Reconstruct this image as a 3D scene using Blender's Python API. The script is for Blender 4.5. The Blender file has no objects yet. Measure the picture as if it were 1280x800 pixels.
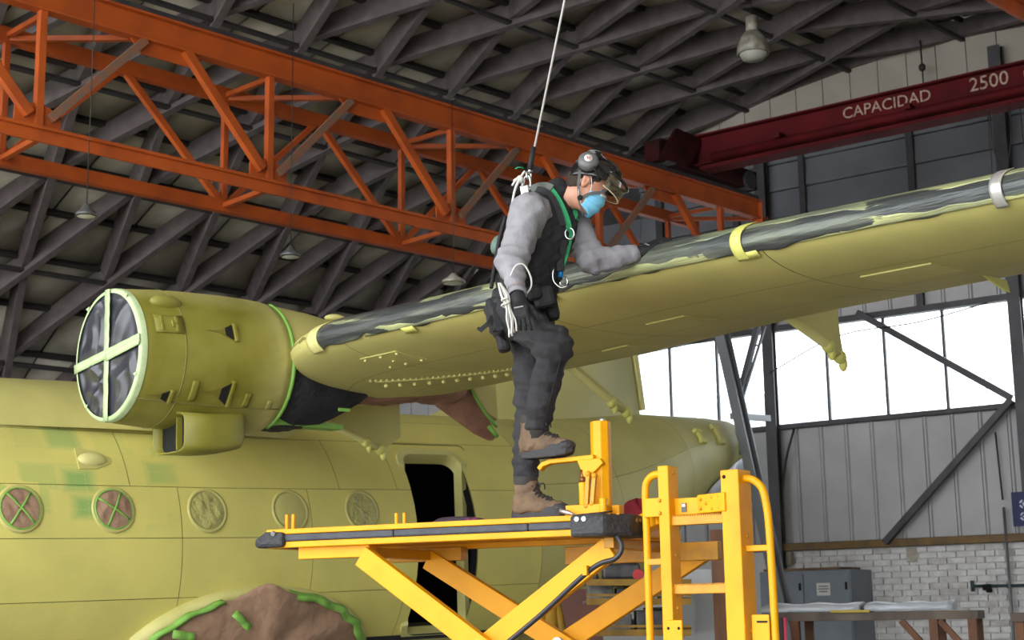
import bpy, bmesh, math, random
import numpy as np
from mathutils import Vector, Matrix
random.seed(7); rng = np.random.default_rng(7)
scene = bpy.context.scene
COL = scene.collection
PI = math.pi

# ------------------------------------------------------------------ camera
PIT = math.radians(11.0); ROLL = math.radians(0.9); FPX = 1900.0
CAM = np.array([0, 0, 1.6])
cf = np.array([0, math.cos(PIT), math.sin(PIT)])
_r = np.array([1.0, 0, 0]); _u = np.cross(_r, cf)
cR = math.cos(ROLL)*_r - math.sin(ROLL)*_u
cU = math.cos(ROLL)*_u + math.sin(ROLL)*_r
cam = bpy.data.cameras.new('camera'); camo = bpy.data.objects.new('camera', cam); COL.objects.link(camo)
cam.sensor_width = 36.0; cam.lens = 36.0*FPX/1280.0; cam.clip_end = 400
cam.dof.use_dof = True; cam.dof.focus_distance = 7.6; cam.dof.aperture_fstop = 5.6
camo.matrix_world = Matrix(((cR[0], cU[0], -cf[0], CAM[0]), (cR[1], cU[1], -cf[1], CAM[1]),
                            (cR[2], cU[2], -cf[2], CAM[2]), (0, 0, 0, 1)))
scene.camera = camo

# ------------------------------------------------------------------ light
scene.view_settings.view_transform = 'Standard'; scene.view_settings.look = 'None'
scene.view_settings.gamma = 1.0; scene.view_settings.use_curve_mapping = False
scene.view_settings.exposure = 0.0
world = bpy.data.worlds.new('overcast_sky'); scene.world = world; world.use_nodes = True
wn = world.node_tree.nodes; wl = world.node_tree.links
bg = wn['Background']; bg.inputs['Color'].default_value = (0.93, 0.97, 1.0, 1); bg.inputs['Strength'].default_value = 5.3
# area lamp added to boost daylight from the open hangar door behind the photographer
def area(name, loc, target, sx, sy, power, color=(1, 1, 1)):
    l = bpy.data.lights.new(name, 'AREA'); l.shape = 'RECTANGLE'; l.size = sx; l.size_y = sy; l.energy = power; l.color = color
    o = bpy.data.objects.new(name, l); COL.objects.link(o); o.location = loc
    d = Vector(target) - Vector(loc); o.rotation_euler = d.to_track_quat('-Z', 'Y').to_euler()
    return o
area('door_daylight_fill', (-7.0, -3.0, 4.2), (0.5, 11.0, 2.4), 12.0, 6.5, 450, (1.0, 1.0, 0.98))

# ------------------------------------------------------------------ helpers
def at(px, py, Y):
    d = cf + cR*(px-640)/FPX + cU*(400-py)/FPX
    return CAM + d*(Y/d[1])
def V(*a): return np.array(a, float)
def nrm(a): a = np.asarray(a, float); return a/np.linalg.norm(a)

def lin(r, g, b):
    o = []
    for c in (r, g, b):
        c /= 255.0
        o.append(c/12.92 if c <= .04045 else ((c+.055)/1.055)**2.4)
    return (o[0], o[1], o[2], 1)

def mat(name, col, rough=.6, metal=0.0, col2=None, scale=5, thr=(.35, .65), bump=0.0, bscale=40, det=4, alpha=None, trans=0, stretch=(1, 1, 1), rot=(0, 0, 0), spec=.5, dist=0.02, sheen=0, prerot=None):
    m = bpy.data.materials.new(name); m.use_nodes = True
    nt = m.node_tree; N = nt.nodes; L = nt.links; b = N['Principled BSDF']
    b.inputs['Base Color'].default_value = col; b.inputs['Roughness'].default_value = rough
    b.inputs['Metallic'].default_value = metal; b.inputs['Specular IOR Level'].default_value = spec
    if sheen: b.inputs['Sheen Weight'].default_value = sheen
    if trans: b.inputs['Transmission Weight'].default_value = trans
    if alpha is not None: b.inputs['Alpha'].default_value = alpha
    if col2 is not None or bump:
        tc = N.new('ShaderNodeTexCoord'); mp = N.new('ShaderNodeMapping'); L.new(tc.outputs['Object'], mp.inputs['Vector'])
        mp.inputs['Scale'].default_value = stretch; mp.inputs['Rotation'].default_value = rot
        if prerot is not None:
            m0 = N.new('ShaderNodeMapping'); m0.inputs['Rotation'].default_value = (0, 0, prerot); L.new(tc.outputs['Object'], m0.inputs['Vector']); L.new(m0.outputs[0], mp.inputs['Vector'])
    if col2 is not None:
        n = N.new('ShaderNodeTexNoise'); n.inputs['Scale'].default_value = scale; n.inputs['Detail'].default_value = det
        L.new(mp.outputs[0], n.inputs['Vector'])
        r = N.new('ShaderNodeValToRGB'); r.color_ramp.elements[0].position = thr[0]; r.color_ramp.elements[1].position = thr[1]
        r.color_ramp.elements[0].color = col; r.color_ramp.elements[1].color = col2
        L.new(n.outputs['Fac'], r.inputs['Fac']); L.new(r.outputs['Color'], b.inputs['Base Color'])
    if bump:
        n2 = N.new('ShaderNodeTexNoise'); n2.inputs['Scale'].default_value = bscale; n2.inputs['Detail'].default_value = 3
        L.new(mp.outputs[0], n2.inputs['Vector'])
        bp = N.new('ShaderNodeBump'); bp.inputs['Strength'].default_value = bump; bp.inputs['Distance'].default_value = dist
        L.new(n2.outputs['Fac'], bp.inputs['Height']); L.new(bp.outputs[0], b.inputs['Normal'])
    return m

INV = {}
class MB:
    def __init__(s): s.v = []; s.f = []; s.n = 0; s.sm = []
    def add(s, vs, fs, smooth=False):
        k = s.n; vs = np.asarray(vs, float).reshape(-1, 3)
        s.v.append(vs); s.f += [tuple(i+k for i in f) for f in fs]; s.sm += [smooth]*len(fs); s.n += len(vs); return s
    def hexa(s, P): return s.add(P, [(0, 3, 2, 1), (4, 5, 6, 7), (0, 1, 5, 4), (1, 2, 6, 5), (2, 3, 7, 6), (3, 0, 4, 7)])
    def obox(s, c, X, Y, Z):        # centre and three half-vectors
        c, X, Y, Z = map(np.asarray, (c, X, Y, Z))
        return s.hexa([c-X-Y-Z, c+X-Y-Z, c+X+Y-Z, c-X+Y-Z, c-X-Y+Z, c+X-Y+Z, c+X+Y+Z, c-X+Y+Z])
    def box(s, c, d): return s.obox(c, (d[0]/2, 0, 0), (0, d[1]/2, 0), (0, 0, d[2]/2))
    def beam(s, a, b, w, h, up=(0, 0, 1)):
        a = np.asarray(a, float); b = np.asarray(b, float); d = b-a; L = np.linalg.norm(d); d = d/L
        sd = np.cross(d, up); sd = nrm(sd); uu = np.cross(sd, d)
        return s.obox((a+b)/2, d*L/2, sd*w/2, uu*h/2)
    def prism(s, pts, vec):         # polygon (3D points) pushed along vec
        pts = [np.asarray(p, float) for p in pts]; n = len(pts); vec = np.asarray(vec, float)
        vs = pts+[p+vec for p in pts]
        return s.add(vs, [tuple(range(n))[::-1], tuple(range(n, 2*n))]+[(i, (i+1) % n, n+(i+1) % n, n+i) for i in range(n)])
    def tube(s, pts, r, n=8, closed=False, smooth=True, caps=True):
        pts = [np.asarray(p, float) for p in pts]; m = len(pts)
        rs = r if hasattr(r, '__len__') else [r]*m
        vs = []; prev = None
        for i in range(m):
            if closed: t = pts[(i+1) % m]-pts[i-1]
            else: t = pts[min(i+1, m-1)]-pts[max(i-1, 0)]
            t = nrm(t)
            if prev is None:
                ref = V(0, 0, 1) if abs(t[2]) < .9 else V(1, 0, 0); a = nrm(np.cross(t, ref))
            else: a = nrm(prev-t*(prev@t))
            prev = a; b = np.cross(t, a)
            for k in range(n):
                th = 2*PI*k/n; vs.append(pts[i]+rs[i]*(a*math.cos(th)+b*math.sin(th)))
        fs = []
        for i in range(m if closed else m-1):
            j = (i+1) % m
            for k in range(n): fs.append((i*n+k, i*n+(k+1) % n, j*n+(k+1) % n, j*n+k))
        s.add(vs, fs, smooth)
        if caps and not closed:
            k0 = s.n-m*n
            s.f += [tuple(k0+i for i in range(n))[::-1], tuple(k0+(m-1)*n+i for i in range(n))]; s.sm += [False, False]
        return s
    def cyl(s, a, b, r, r2=None, n=16, smooth=True): return s.tube([a, b], [r, r if r2 is None else r2], n, smooth=smooth)
    def lathe(s, o, axis, prof, n=32, xdir=None, smooth=True, a0=0, a1=2*PI, capends=False):
        o = np.asarray(o, float); ax_ = nrm(axis)
        x = nrm(np.cross(ax_, V(0, 0, 1) if abs(ax_[2]) < .9 else V(1, 0, 0))) if xdir is None else np.asarray(xdir, float)
        y = np.cross(ax_, x); full = abs(a1-a0-2*PI) < 1e-6; m = n if full else n+1
        vs = []
        for (t, r) in prof:
            for k in range(m):
                th = a0+(a1-a0)*k/n; vs.append(o+ax_*t+r*(x*math.cos(th)+y*math.sin(th)))
        fs = []
        for i in range(len(prof)-1):
            for k in range(n):
                k2 = (k+1) % m; fs.append((i*m+k, i*m+k2, (i+1)*m+k2, (i+1)*m+k))
        s.add(vs, fs, smooth)
        if capends and full:
            k0 = s.n-m*len(prof)
            s.f += [tuple(k0+i for i in range(m))[::-1], tuple(k0+(len(prof)-1)*m+i for i in range(m))]; s.sm += [False, False]
        return s
    def grid(s, P, smooth=True, closed_u=False, closed_v=False, keep=None):   # P[i][j] points
        P = np.asarray(P, float); a, b = P.shape[:2]; fs = []
        for i in range(a if closed_u else a-1):
            for j in range(b if closed_v else b-1):
                if keep is not None and not keep(i, j): continue
                i2 = (i+1) % a; j2 = (j+1) % b
                fs.append((i*b+j, i2*b+j, i2*b+j2, i*b+j2))
        return s.add(P.reshape(-1, 3), fs, smooth)
    def ell(s, c, X, Y, Z, nu=16, nv=10, v0=-PI/2, v1=PI/2):
        c, X, Y, Z = [np.asarray(q, float) for q in (c, X, Y, Z)]
        P = [[c+(X*math.cos(2*PI*k/nu)+Y*math.sin(2*PI*k/nu))*math.cos(v)+Z*math.sin(v) for k in range(nu)] for v in np.linspace(v0, v1, nv)]
        return s.grid(P, closed_v=True)
    def build(s, name, m, parent=None, bevel=0, solid=0, subd=0, wn=False, offset=1):
        vs = np.concatenate(s.v)
        used = np.unique(np.concatenate([np.asarray(f) for f in s.f]))
        if len(used) < len(vs):
            mp_ = -np.ones(len(vs), int); mp_[used] = np.arange(len(used)); vs = vs[used]; s.f = [tuple(int(mp_[i]) for i in f) for f in s.f]
        if parent is not None and parent.name in INV: vs = vs-INV[parent.name]
        me = bpy.data.meshes.new(name); me.from_pydata(vs.tolist(), [], s.f); me.validate()
        if len(me.polygons) == len(s.sm): me.polygons.foreach_set('use_smooth', s.sm)
        if m is not None: me.materials.append(m)
        bm = bmesh.new(); bm.from_mesh(me); bmesh.ops.recalc_face_normals(bm, faces=bm.faces); bm.to_mesh(me); bm.free()
        o = bpy.data.objects.new(name, me); COL.objects.link(o)
        if parent is not None:
            o.parent = parent; INV[o.name] = INV.get(parent.name, V(0, 0, 0))
        else:
            INV[o.name] = V(0, 0, 0)
        if solid:
            q = o.modifiers.new('solid', 'SOLIDIFY'); q.thickness = solid; q.offset = offset
        if bevel:
            q = o.modifiers.new('bevel', 'BEVEL'); q.width = bevel; q.segments = 2; q.limit_method = 'ANGLE'; q.angle_limit = .6
        if subd:
            q = o.modifiers.new('sub', 'SUBSURF'); q.levels = subd; q.render_levels = subd
        return o

def tag(o, label=None, cat=None, group=None, kind=None):
    if label: o['label'] = label
    if cat: o['category'] = cat
    if group: o['group'] = group
    if kind: o['kind'] = kind
    return o
def thing(name, loc, label=None, cat=None, group=None, kind=None):
    o = bpy.data.objects.new(name, None); COL.objects.link(o); o.location = [float(c) for c in loc]; o.empty_display_size = .1
    INV[o.name] = np.asarray(loc, float)
    return tag(o, label, cat, group, kind)
def recenter(o):      # a top-level mesh gets its origin at its own base
    me = o.data; vs = np.array([v.co for v in me.vertices]); c = (vs.min(0)+vs.max(0))/2; c[2] = vs[:, 2].min()
    me.transform(Matrix.Translation(-Vector(c))); o.location = Vector(c); INV[o.name] = c; return o
def solo(mb, name, m, label, cat, group=None, kind=None, **k):
    return tag(recenter(mb.build(name, m, None, **k)), label, cat, group, kind)
def bez(p0, p1, p2, n=8):
    p0, p1, p2 = map(np.asarray, (p0, p1, p2)); return [p0*(1-t)**2+2*p1*t*(1-t)+p2*t*t for t in np.linspace(0, 1, n)]
def cat_rom(pts, n=6):
    pts = [np.asarray(p, float) for p in pts]; Q_ = [2*pts[0]-pts[1]]+pts+[2*pts[-1]-pts[-2]]; o = []
    for i in range(1, len(Q_)-2):
        for t in np.linspace(0, 1, n, endpoint=False):
            a, b, c, d = Q_[i-1:i+3]; o.append(.5*((2*b)+(c-a)*t+(2*a-5*b+4*c-d)*t*t+(3*b-3*c+d-a)*t**3))
    return o+[pts[-1]]
def wav(p, s=1.0, seed=0):    # cheap smooth 3D noise, roughly -1..1
    r = np.random.default_rng(seed); o = 0
    p = np.asarray(p, float)
    for k in range(6):
        d = r.normal(size=3); o = o+np.sin(p@d*s*(1+.35*k)+r.uniform(0, 6.28))*(1/(1+.4*k))
    return o/2.6
# ------------------------------------------------------------------ the setting: hangar
M_floor = mat('concrete_floor', lin(150, 146, 138), .7, col2=lin(120, 117, 110), scale=.8, bump=.1)
M_deck = mat('roof_deck', lin(206, 199, 184), .85, col2=lin(174, 167, 153), scale=2.2, stretch=(1, 1, 1), bump=.2, bscale=14)
M_rib = mat('roof_rib', lin(106, 96, 95), .7, col2=lin(90, 81, 81), scale=6)
M_purlin = mat('dark_purlin', lin(52, 48, 48), .7)
M_orange = mat('orange_paint', lin(176, 80, 24), .5, col2=lin(146, 64, 24), scale=3, thr=(.45, .75))
M_orange2 = mat('dusty_orange_paint', lin(138, 86, 58), .6, col2=lin(112, 92, 78), scale=9)
M_red = mat('dark_red_paint', lin(92, 20, 24), .75, col2=lin(72, 17, 20), scale=2, spec=.15)
M_wallgrey = mat('grey_cladding', lin(184, 183, 184), .6, col2=lin(171, 170, 171), scale=1.5)
M_slat = mat('blue_grey_slats', lin(118, 120, 126), .6, col2=lin(104, 106, 113), scale=1.2)
M_cream = mat('cream_gable_panel', lin(172, 165, 152), .7, col2=lin(160, 153, 141), scale=1.5)
M_steel = mat('dark_steel', lin(72, 70, 73), .5, .2, col2=lin(58, 56, 59), scale=4)
M_lsteel = mat('grey_steel', lin(120, 122, 126), .45, .4)
M_brick = mat('white_painted_brick', lin(232, 230, 229), .7, col2=lin(208, 206, 205), scale=7, bump=.4, bscale=30)
M_brick2 = mat('worn_white_brick', lin(218, 215, 213), .7, col2=lin(188, 184, 182), scale=9, bump=.5, bscale=26)
M_mortar = mat('mortar', lin(204, 202, 200), .9)
M_ochre = mat('ochre_rail_paint', lin(126, 96, 46), .6, col2=lin(98, 76, 44), scale=5)
M_glass = bpy.data.materials.new('window_glass'); M_glass.use_nodes = True
_n = M_glass.node_tree.nodes; _l = M_glass.node_tree.links
for q in list(_n): _n.remove(q)
_o = _n.new('ShaderNodeOutputMaterial'); _t = _n.new('ShaderNodeBsdfTransparent'); _g = _n.new('ShaderNodeBsdfGlossy'); _mx = _n.new('ShaderNodeMixShader')
_t.inputs[0].default_value = (.93, .95, .96, 1); _g.inputs['Roughness'].default_value = .1; _mx.inputs[0].default_value = .06
_l.new(_t.outputs[0], _mx.inputs[1]); _l.new(_g.outputs[0], _mx.inputs[2]); _l.new(_mx.outputs[0], _o.inputs[0])

a_ = math.radians(44.5); B = V(math.sin(a_), math.cos(a_), 0)          # along the hangar, towards the gable wall
a_ = math.radians(53.0); W = V(-math.sin(a_), math.cos(a_), 0)         # along the gable wall, to the left
NG = V(-W[1], W[0], 0)                                                 # out of the gable wall into the hall
if NG@cf > 0: NG = -NG
Q = V(5.527, 21.0, 0); Z = V(0, 0, 1); RV = 16.0
def G(u, z, off=0.0): return Q+W*u+Z*z+NG*off                          # a point on the gable wall, off metres into the hall
def arch(u): return 9.5-RV+math.sqrt(RV*RV-(u+.8)**2)
def VT(phi, k, dr=0.0):                                                # a point on the vault
    p = math.radians(phi); r = RV+dr
    return Q+W*(r*math.sin(p)-.8)+Z*(9.5-RV+r*math.cos(p))+B*k
def VN(phi): p = math.radians(phi); return nrm(W*math.sin(p)+Z*math.cos(p))

KF = -21.5                                                             # the open end, behind the photographer
# floor
fl = MB(); c = Q-W*(-0.8)+B*(KF/2)
P = [Q+W*14.5+B*.4, Q-W*16.5+B*.4, Q-W*16.5+B*(KF-12), Q+W*14.5+B*(KF-12)]
fl.prism(P, (0, 0, -.2)); tag(fl.build('floor', M_floor), kind='structure', label='pale concrete hangar floor')

# --- ceiling: a lamella vault
ceil = thing('ceiling', VT(0, -10), 'dark timber and steel lamella vault of crossing ribs over grey deck panels', None, None, 'structure')
shell = MB(); ph = np.linspace(-54.5, 54.5, 45)
shell.grid([[VT(p, k, .34) for p in ph] for k in (0.35, KF)], smooth=True)
shell.build('roof_skin', M_purlin, ceil, solid=.12)
DS = 1.29; D6 = 6.2
def row(i): return -1.2+D6*i
NJ = 12
# deck panels, two strips between node rows, one length of ribs each
cnt = 0
def deckpanel(p0, p1, k0, k1):
    mb = MB(); q = np.linspace(p0, p1, 3)
    mb.grid([[VT(p, k, .30) for p in q] for k in (k0, k1)])
    o = mb.build('deck_panel', M_deck, ceil, solid=.03); return o
for i in range(-3, 9):
    for h in (0, 1):
        p0 = row(i)+h*D6/2+.14; p1 = row(i)+(h+1)*D6/2-.14
        for j in range(0, NJ):
            if i < 0 and j > 6: continue
            deckpanel(p0, p1, -j*DS-.02, -(j+1)*DS+.02); cnt += 1
far_deck = MB(); far_deck.grid([[VT(p, k, .30) for p in ph] for k in (-NJ*DS, KF)])
far_deck.build('deck_sheet', M_deck, ceil, solid=.03)
sd = MB(); q1 = [p for p in ph if p < row(-3)]; sd.grid([[VT(p, k, .30) for p in q1] for k in (0, -NJ*DS)]); sd.build('deck_sheet', M_deck, ceil, solid=.03)
# purlins
for i in range(-3, 10):
    for h in (0, .5):
        if i == 9 and h: continue
        p = row(i)+h*D6
        mb = MB(); w, t = (.07, .06) if h == 0 else (.07, .06)
        mb.beam(VT(p, .2, .26), VT(p, KF, .26), w, t, VN(p)); mb.build('purlin', M_purlin, ceil)
    if i <= 8:
        mb = MB(); p = row(i); mb.beam(VT(p, .2, -.03), VT(p, KF, -.03), .06, .05, VN(p)); mb.build('tie_bar', M_purlin, ceil)
# lamellae: boards two bays long with a lower flange, crossing in diamonds
def lamella(pa, ka, pb, kb):
    mb = MB(); n = 6
    P_, Nn = [], []
    for t in np.linspace(0, 1, n+1):
        p = pa+(pb-pa)*t; P_.append(VT(p, ka+(kb-ka)*t, 0)); Nn.append(VN(p))
    d = nrm(P_[-1]-P_[0])
    def sec(j, e):
        s_ = nrm(np.cross(d, Nn[j])); taper = 1.0 - .28*abs(2*j/n-1)**2
        x = P_[j]; N_ = Nn[j]; top = .27; bot = .27-.34*taper
        return [x+s_*.03+N_*top, x-s_*.03+N_*top, x-s_*.03+N_*(bot+.05), x-s_*.055+N_*(bot+.05), x-s_*.055+N_*bot, x+s_*.055+N_*bot, x+s_*.055+N_*(bot+.05), x+s_*.03+N_*(bot+.05)]
    R_ = [sec(j, 0) for j in range(n+1)]
    mb.grid(R_, smooth=False, closed_v=True)
    m = len(R_[0]); k0 = mb.n-m*(n+1); mb.f += [tuple(k0+i for i in range(m)), tuple(k0+n*m+i for i in range(m))[::-1]]; mb.sm += [False, False]
    return mb.build('lamella', M_rib, ceil)
nl = 0
for i in range(-3, 9):
    for j in range(0, NJ+3):
        if i < -1 and j > 6: continue
        kc = -(j+(.5 if i % 2 else 0))*DS
        s_ = 1 if i % 2 == 0 else -1        # even rows: up towards the gable, odd rows: up away from it
        # "up" is towards smaller phi
        ka, kb = kc+s_*DS/2, kc-s_*DS/2
        pa, pb = row(i-1), row(i+1)
        if max(ka, kb) > .1:
            if min(ka, kb) > -.1: continue
            if ka > 0: t = (0-ka)/(kb-ka); pa, ka = pa+(pb-pa)*t, 0
            else: t = (0-kb)/(ka-kb); pb, kb = pb+(pa-pb)*t, 0
        lamella(pa, ka, pb, kb); nl += 1
# end rib against the gable
er = MB(); q = np.linspace(-52, 52, 41); er.grid([[VT(p, k_, r_) for (k_, r_) in ((-.05, -.0), (.1, -.0), (.1, .27), (-.05, .27))] for p in q], smooth=False, closed_v=True)
er.build('end_rib', M_rib, ceil)

# --- side walls below the springing (the camera sees only a strip, if any, of them)
for nm, sg, p in (('wall_left', 1, 54.5), ('wall_right', -1, -54.5)):
    mb = MB(); a = VT(p, .3, .2); b = VT(p, KF, .2); a[2] = b[2] = 0; h = VT(p, 0, .3)[2]
    mb.prism([a, b, b+Z*h, a+Z*h], W*sg*.2); tag(mb.build(nm, M_slat), kind='structure', label='long side wall of the hangar below the vault springing')

# --- gable wall
gw = thing('wall_back', G(0, 0, 0), 'gable end wall: white brick base, grey ribbed cladding, blue-grey slats and cream top panels', None, None, 'structure')
# backing sheets, with the window band left open
def wallsheet(u0, u1, z0, z1, off, m, nm, th=.06):
    mb = MB(); mb.prism([G(u0, z0, off), G(u1, z0, off), G(u1, z1, off), G(u0, z1, off)], -NG*th); return mb.build(nm, m, gw)
UL, UR = 13.0, -14.0
wallsheet(UL, UR, 0, 2.45, -.05, M_mortar, 'mortar_bed', .2)
wallsheet(UL, UR, 2.45, 4.27, -.09, M_steel, 'cladding_backing'); wallsheet(UL, 5.65, 4.27, 5.72, -.09, M_steel, 'cladding_backing')
ub = MB(); us = np.linspace(8.75, -10.35, 50)
ub.prism([G(u, arch(max(min(u, 12.5), -13.5))+.3, -.09) for u in us]+[G(-10.35, 5.70, -.09), G(8.75, 5.70, -.09)], -NG*.06); ub.build('cladding_backing', M_steel, gw)
# bricks
course, bl, jt = .083, .265, .012
for r in range(15):
    z0 = 2.44-(r+1)*course
    u = 2.02+(.13 if r % 2 else 0)
    while u > -1.95:
        u1 = max(u-bl, -2.0)
        d = rng.uniform(0, .006)
        mb = MB(); mb.obox(G((u+u1)/2, z0+course/2, -.03+d), W*(u-u1-jt)/2, NG*.03, Z*(course-jt)/2)
        mb.build('brick', M_brick2 if rng.random() < .3 else M_brick, gw); u = u1
# ribbed cladding panels between rail and window, also over the window
def ribpanel(u, wd, z0, z1, nm='cladding_panel', m=M_wallgrey):
    mb = MB(); P_ = []
    for (du, o) in ((.005, .0), (.02, .035), (.045, .035), (.06, 0.0), (wd-.005, 0.0), (wd-.005, -.05), (.005, -.05)): P_.append(G(u-du, z0, o))
    mb.prism(P_, Z*(z1-z0)); mb.build(nm, m, gw)
u = 5.3
while u > -9.4:
    ribpanel(u, .39, 2.56, 4.22); ribpanel(u, .39, 5.74, 6.55); u -= .39
u = 9.6
while u > 5.75:
    ribpanel(u, .39, 3.6, 5.66); u -= .39
# blue-grey slats above: overlapping boards
z = 6.55
while z < 8.62:
    for (ua, ub_) in ((11.0, 8.6), (8.6, 6.5), (6.5, 4.3), (4.3, 2.3), (2.3, 1.45), (1.45, -.25), (-.25, -1.4), (-1.4, -3.2), (-3.2, -5.2), (-5.2, -7.4), (-7.4, -9.6)):
        zt = min(z+.41, 8.66)
        if zt > min(arch(ua), arch(ub_))+.25: continue
        mb = MB(); mb.prism([G(ua-.004, z, .035), G(ua-.004, z+.02, .045), G(ua-.004, zt, -.0), G(ua-.004, zt, -.05), G(ua-.004, z, -.05)], W*(ub_-ua+.008))
        mb.build('wall_slat', M_slat, gw)
    z += .42
# cream panels under the arch
u = 5.0
while u > -6.5:
    ua, ub_ = u, u-.44; zz = 8.68
    ta, tb = arch(ua)+.12, arch(ub_)+.12
    if min(ta, tb) > zz+.02:
        mb = MB(); mb.prism([G(ua-.006, zz, .02), G(ub_+.006, zz, .02), G(ub_+.006, tb, .02), G(ua-.006, ta, .02)], -NG*.06); mb.build('gable_panel', M_cream, gw)
    u -= .44
# trims
def trim(nm, u0, z0, u1, z1, off, w, h, m, lab):
    mb = MB(); mb.beam(G(u0, z0, off), G(u1, z1, off), w, h, NG if abs(u1-u0) < .3 else Z); return tag(mb.build(nm, m, bevel=.006), kind='structure', label=lab)
trim('trim_1', 2.3, 2.5, -9.5, 2.5, .08, .12, .10, M_ochre, 'ochre painted steel rail along the top of the white brick')
trim('trim_2', 11, 4.24, -9.6, 4.24, .06, .14, .07, M_steel, 'dark window sill rail below the bright windows')
trim('trim_3', 11, 5.70, -9.6, 5.70, .06, .14, .09, M_steel, 'dark head rail above the bright windows')
k = 4
for (u, w, d, z0, z1, lab) in ((2.06, .17, .22, 0, 8.9, 'dark steel wall column left of the wide window'), (-1.62, .17, .24, 0, 9.2, 'dark steel wall column at the right edge of the picture'), (5.65, .2, .2, 0, 8.2, 'dark steel wall column behind the tail'),
                      (1.43, .09, .09, 5.74, 8.9, 'thin dark post on the slats left of the middle'), (-.27, .10, .10, 5.74, 8.6, 'thin dark post on the slats below the lettering'), (2.55, .1, .1, 5.74, 8.7, 'thin dark post on the slats beside the girder end'), (3.9, .12, .12, 5.74, 8.5, 'dark post on the slats behind the orange truss'), (7.4, .16, .16, 0, 7.2, 'dark post behind the aircraft')):
    mb = MB(); f_ = G(u, z0, .12); mb.obox(G(u, (z0+z1)/2, d/2), W*w/2, NG*.012, Z*(z1-z0)/2)          # H section
    mb.obox(G(u, (z0+z1)/2, d-.01), W*w/2, NG*.012, Z*(z1-z0)/2); mb.obox(G(u, (z0+z1)/2, d/2), W*.012, NG*d/2, Z*(z1-z0)/2)
    tag(mb.build('trim_%d' % k, M_steel), kind='structure', label=lab); k += 1
for (a, b, lab) in (((.62, 5.75), (-1.48, 4.32), 'dark diagonal brace crossing the bright window'), ((-1.48, 4.30), (.42, 2.5), 'dark diagonal brace over the grey ribbed cladding')):
    trim('trim_%d' % k, a[0], a[1], b[0], b[1], .2, .09, .09, M_steel, lab); k += 1
# windows: one per column bay, each with its panes and mullions
wnum = 1
for (u0, u1, mull) in ((1.97, -1.53, (1.22, .33, -.54)), (5.55, 2.15, (4.72, 3.86, 3.03)), (-1.71, -9.4, (-2.5, -3.4, -4.3, -5.2, -6.1, -7.0, -7.9, -8.7))):
    w = thing('window_%d' % wnum, G((u0+u1)/2, 4.27), None, None, None, 'structure')
    w['label'] = ['wide overexposed window between the two dark columns', 'overexposed window behind the leaning post and tail tip', 'sliver of bright window at the right edge'][wnum-1]
    es = [u0]+list(mull)+[u1]
    for e0, e1 in zip(es[:-1], es[1:]):
        mb = MB(); mb.prism([G(e0-.012, 4.28, 0), G(e1+.012, 4.28, 0), G(e1+.012, 5.66, 0), G(e0-.012, 5.66, 0)], -NG*.006); mb.build('pane', M_glass, w)
    for e in mull:
        mb = MB(); mb.obox(G(e, 4.965, 0), W*.018, NG*.025, Z*.70); mb.build('mullion', M_steel, w)
    wnum += 1
# leaning lattice post in front of the wall, its foot off to the right
lp = MB(); pa = at(900, 405, 19.6); pb = at(942, 592, 19.2); dd = nrm(pb-pa); pb2 = pb+dd*((0-pb[2])/dd[2])
sdv = nrm(np.cross(dd, NG)); fr = np.cross(sdv, dd)
for s_ in (-1, 1): lp.obox((pa+pb2)/2+fr*s_*.085, dd*np.linalg.norm(pb2-pa)/2, sdv*.065, fr*.012)
lp.obox((pa+pb2)/2, dd*np.linalg.norm(pb2-pa)/2, sdv*.010, fr*.085)
tag(lp.build('trim_%d' % k, M_lsteel), kind='structure', label='grey steel post leaning in front of the window beside the tail tip'); k += 1
lb = MB(); p0 = at(924, 497, 19.45); p1 = at(947, 408, 20.0); p2 = at(961, 523, 20.3); p3 = at(915, 520, 19.4)
lb.beam(p0, p1, .07, .07); lb.beam(p0+V(.05, 0, 0), p1+V(.1, 0, 0), .03, .03); lb.beam(p3, p2, .06, .08)
for t in (.2, .45, .7, .9): lb.beam(p0+(p1-p0)*t, p0+(p1-p0)*t+V(.08, 0, .03), .02, .02)
tag(lb.build('trim_%d' % k, M_lsteel), kind='structure', label='small lattice bracing between the leaning post and the wall column'); k += 1

# --- outside, seen overexposed through the panes
M_out = mat('pale_outside_wall', lin(225, 228, 232), .8); M_out2 = mat('blue_outside_wall', lin(180, 190, 205), .8); M_ground = mat('apron', lin(190, 190, 188), .9)
mb = MB(); c0 = G(0, 0, -40); mb.prism([G(70, 0, -.5), G(-70, 0, -.5), G(-70, 0, -150), G(70, 0, -150)], Z*-.15); tag(mb.build('floor_outside', M_ground), kind='structure', label='pale apron outside the windows')
def outb(px, d, w, h, m, lab):
    b = at(px, 500, d); r_ = thing('building', (b[0], b[1], 0), lab, 'building')
    mb = MB(); mb.box((b[0], b[1], h/2), (w, 5, h)); mb.build('wall', m, r_); mb = MB(); mb.box((b[0], b[1], h+.15), (w+.6, 5.6, .3)); mb.build('roof', M_out, r_)
    for i in range(4):
        mb = MB(); mb.box((b[0]+w*(i-1.5)/4.5, b[1]-2.52, h*.78), (w*.13, .1, h*.2)); mb.build('window', M_out2, r_)
outb(985, 60, 6, 9.4, M_out, 'pale building seen hazily through the wide window pane beside the wall column')
outb(860, 70, 9, 10.2, M_out, 'pale building seen through the window panes above the tail cone')
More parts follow.
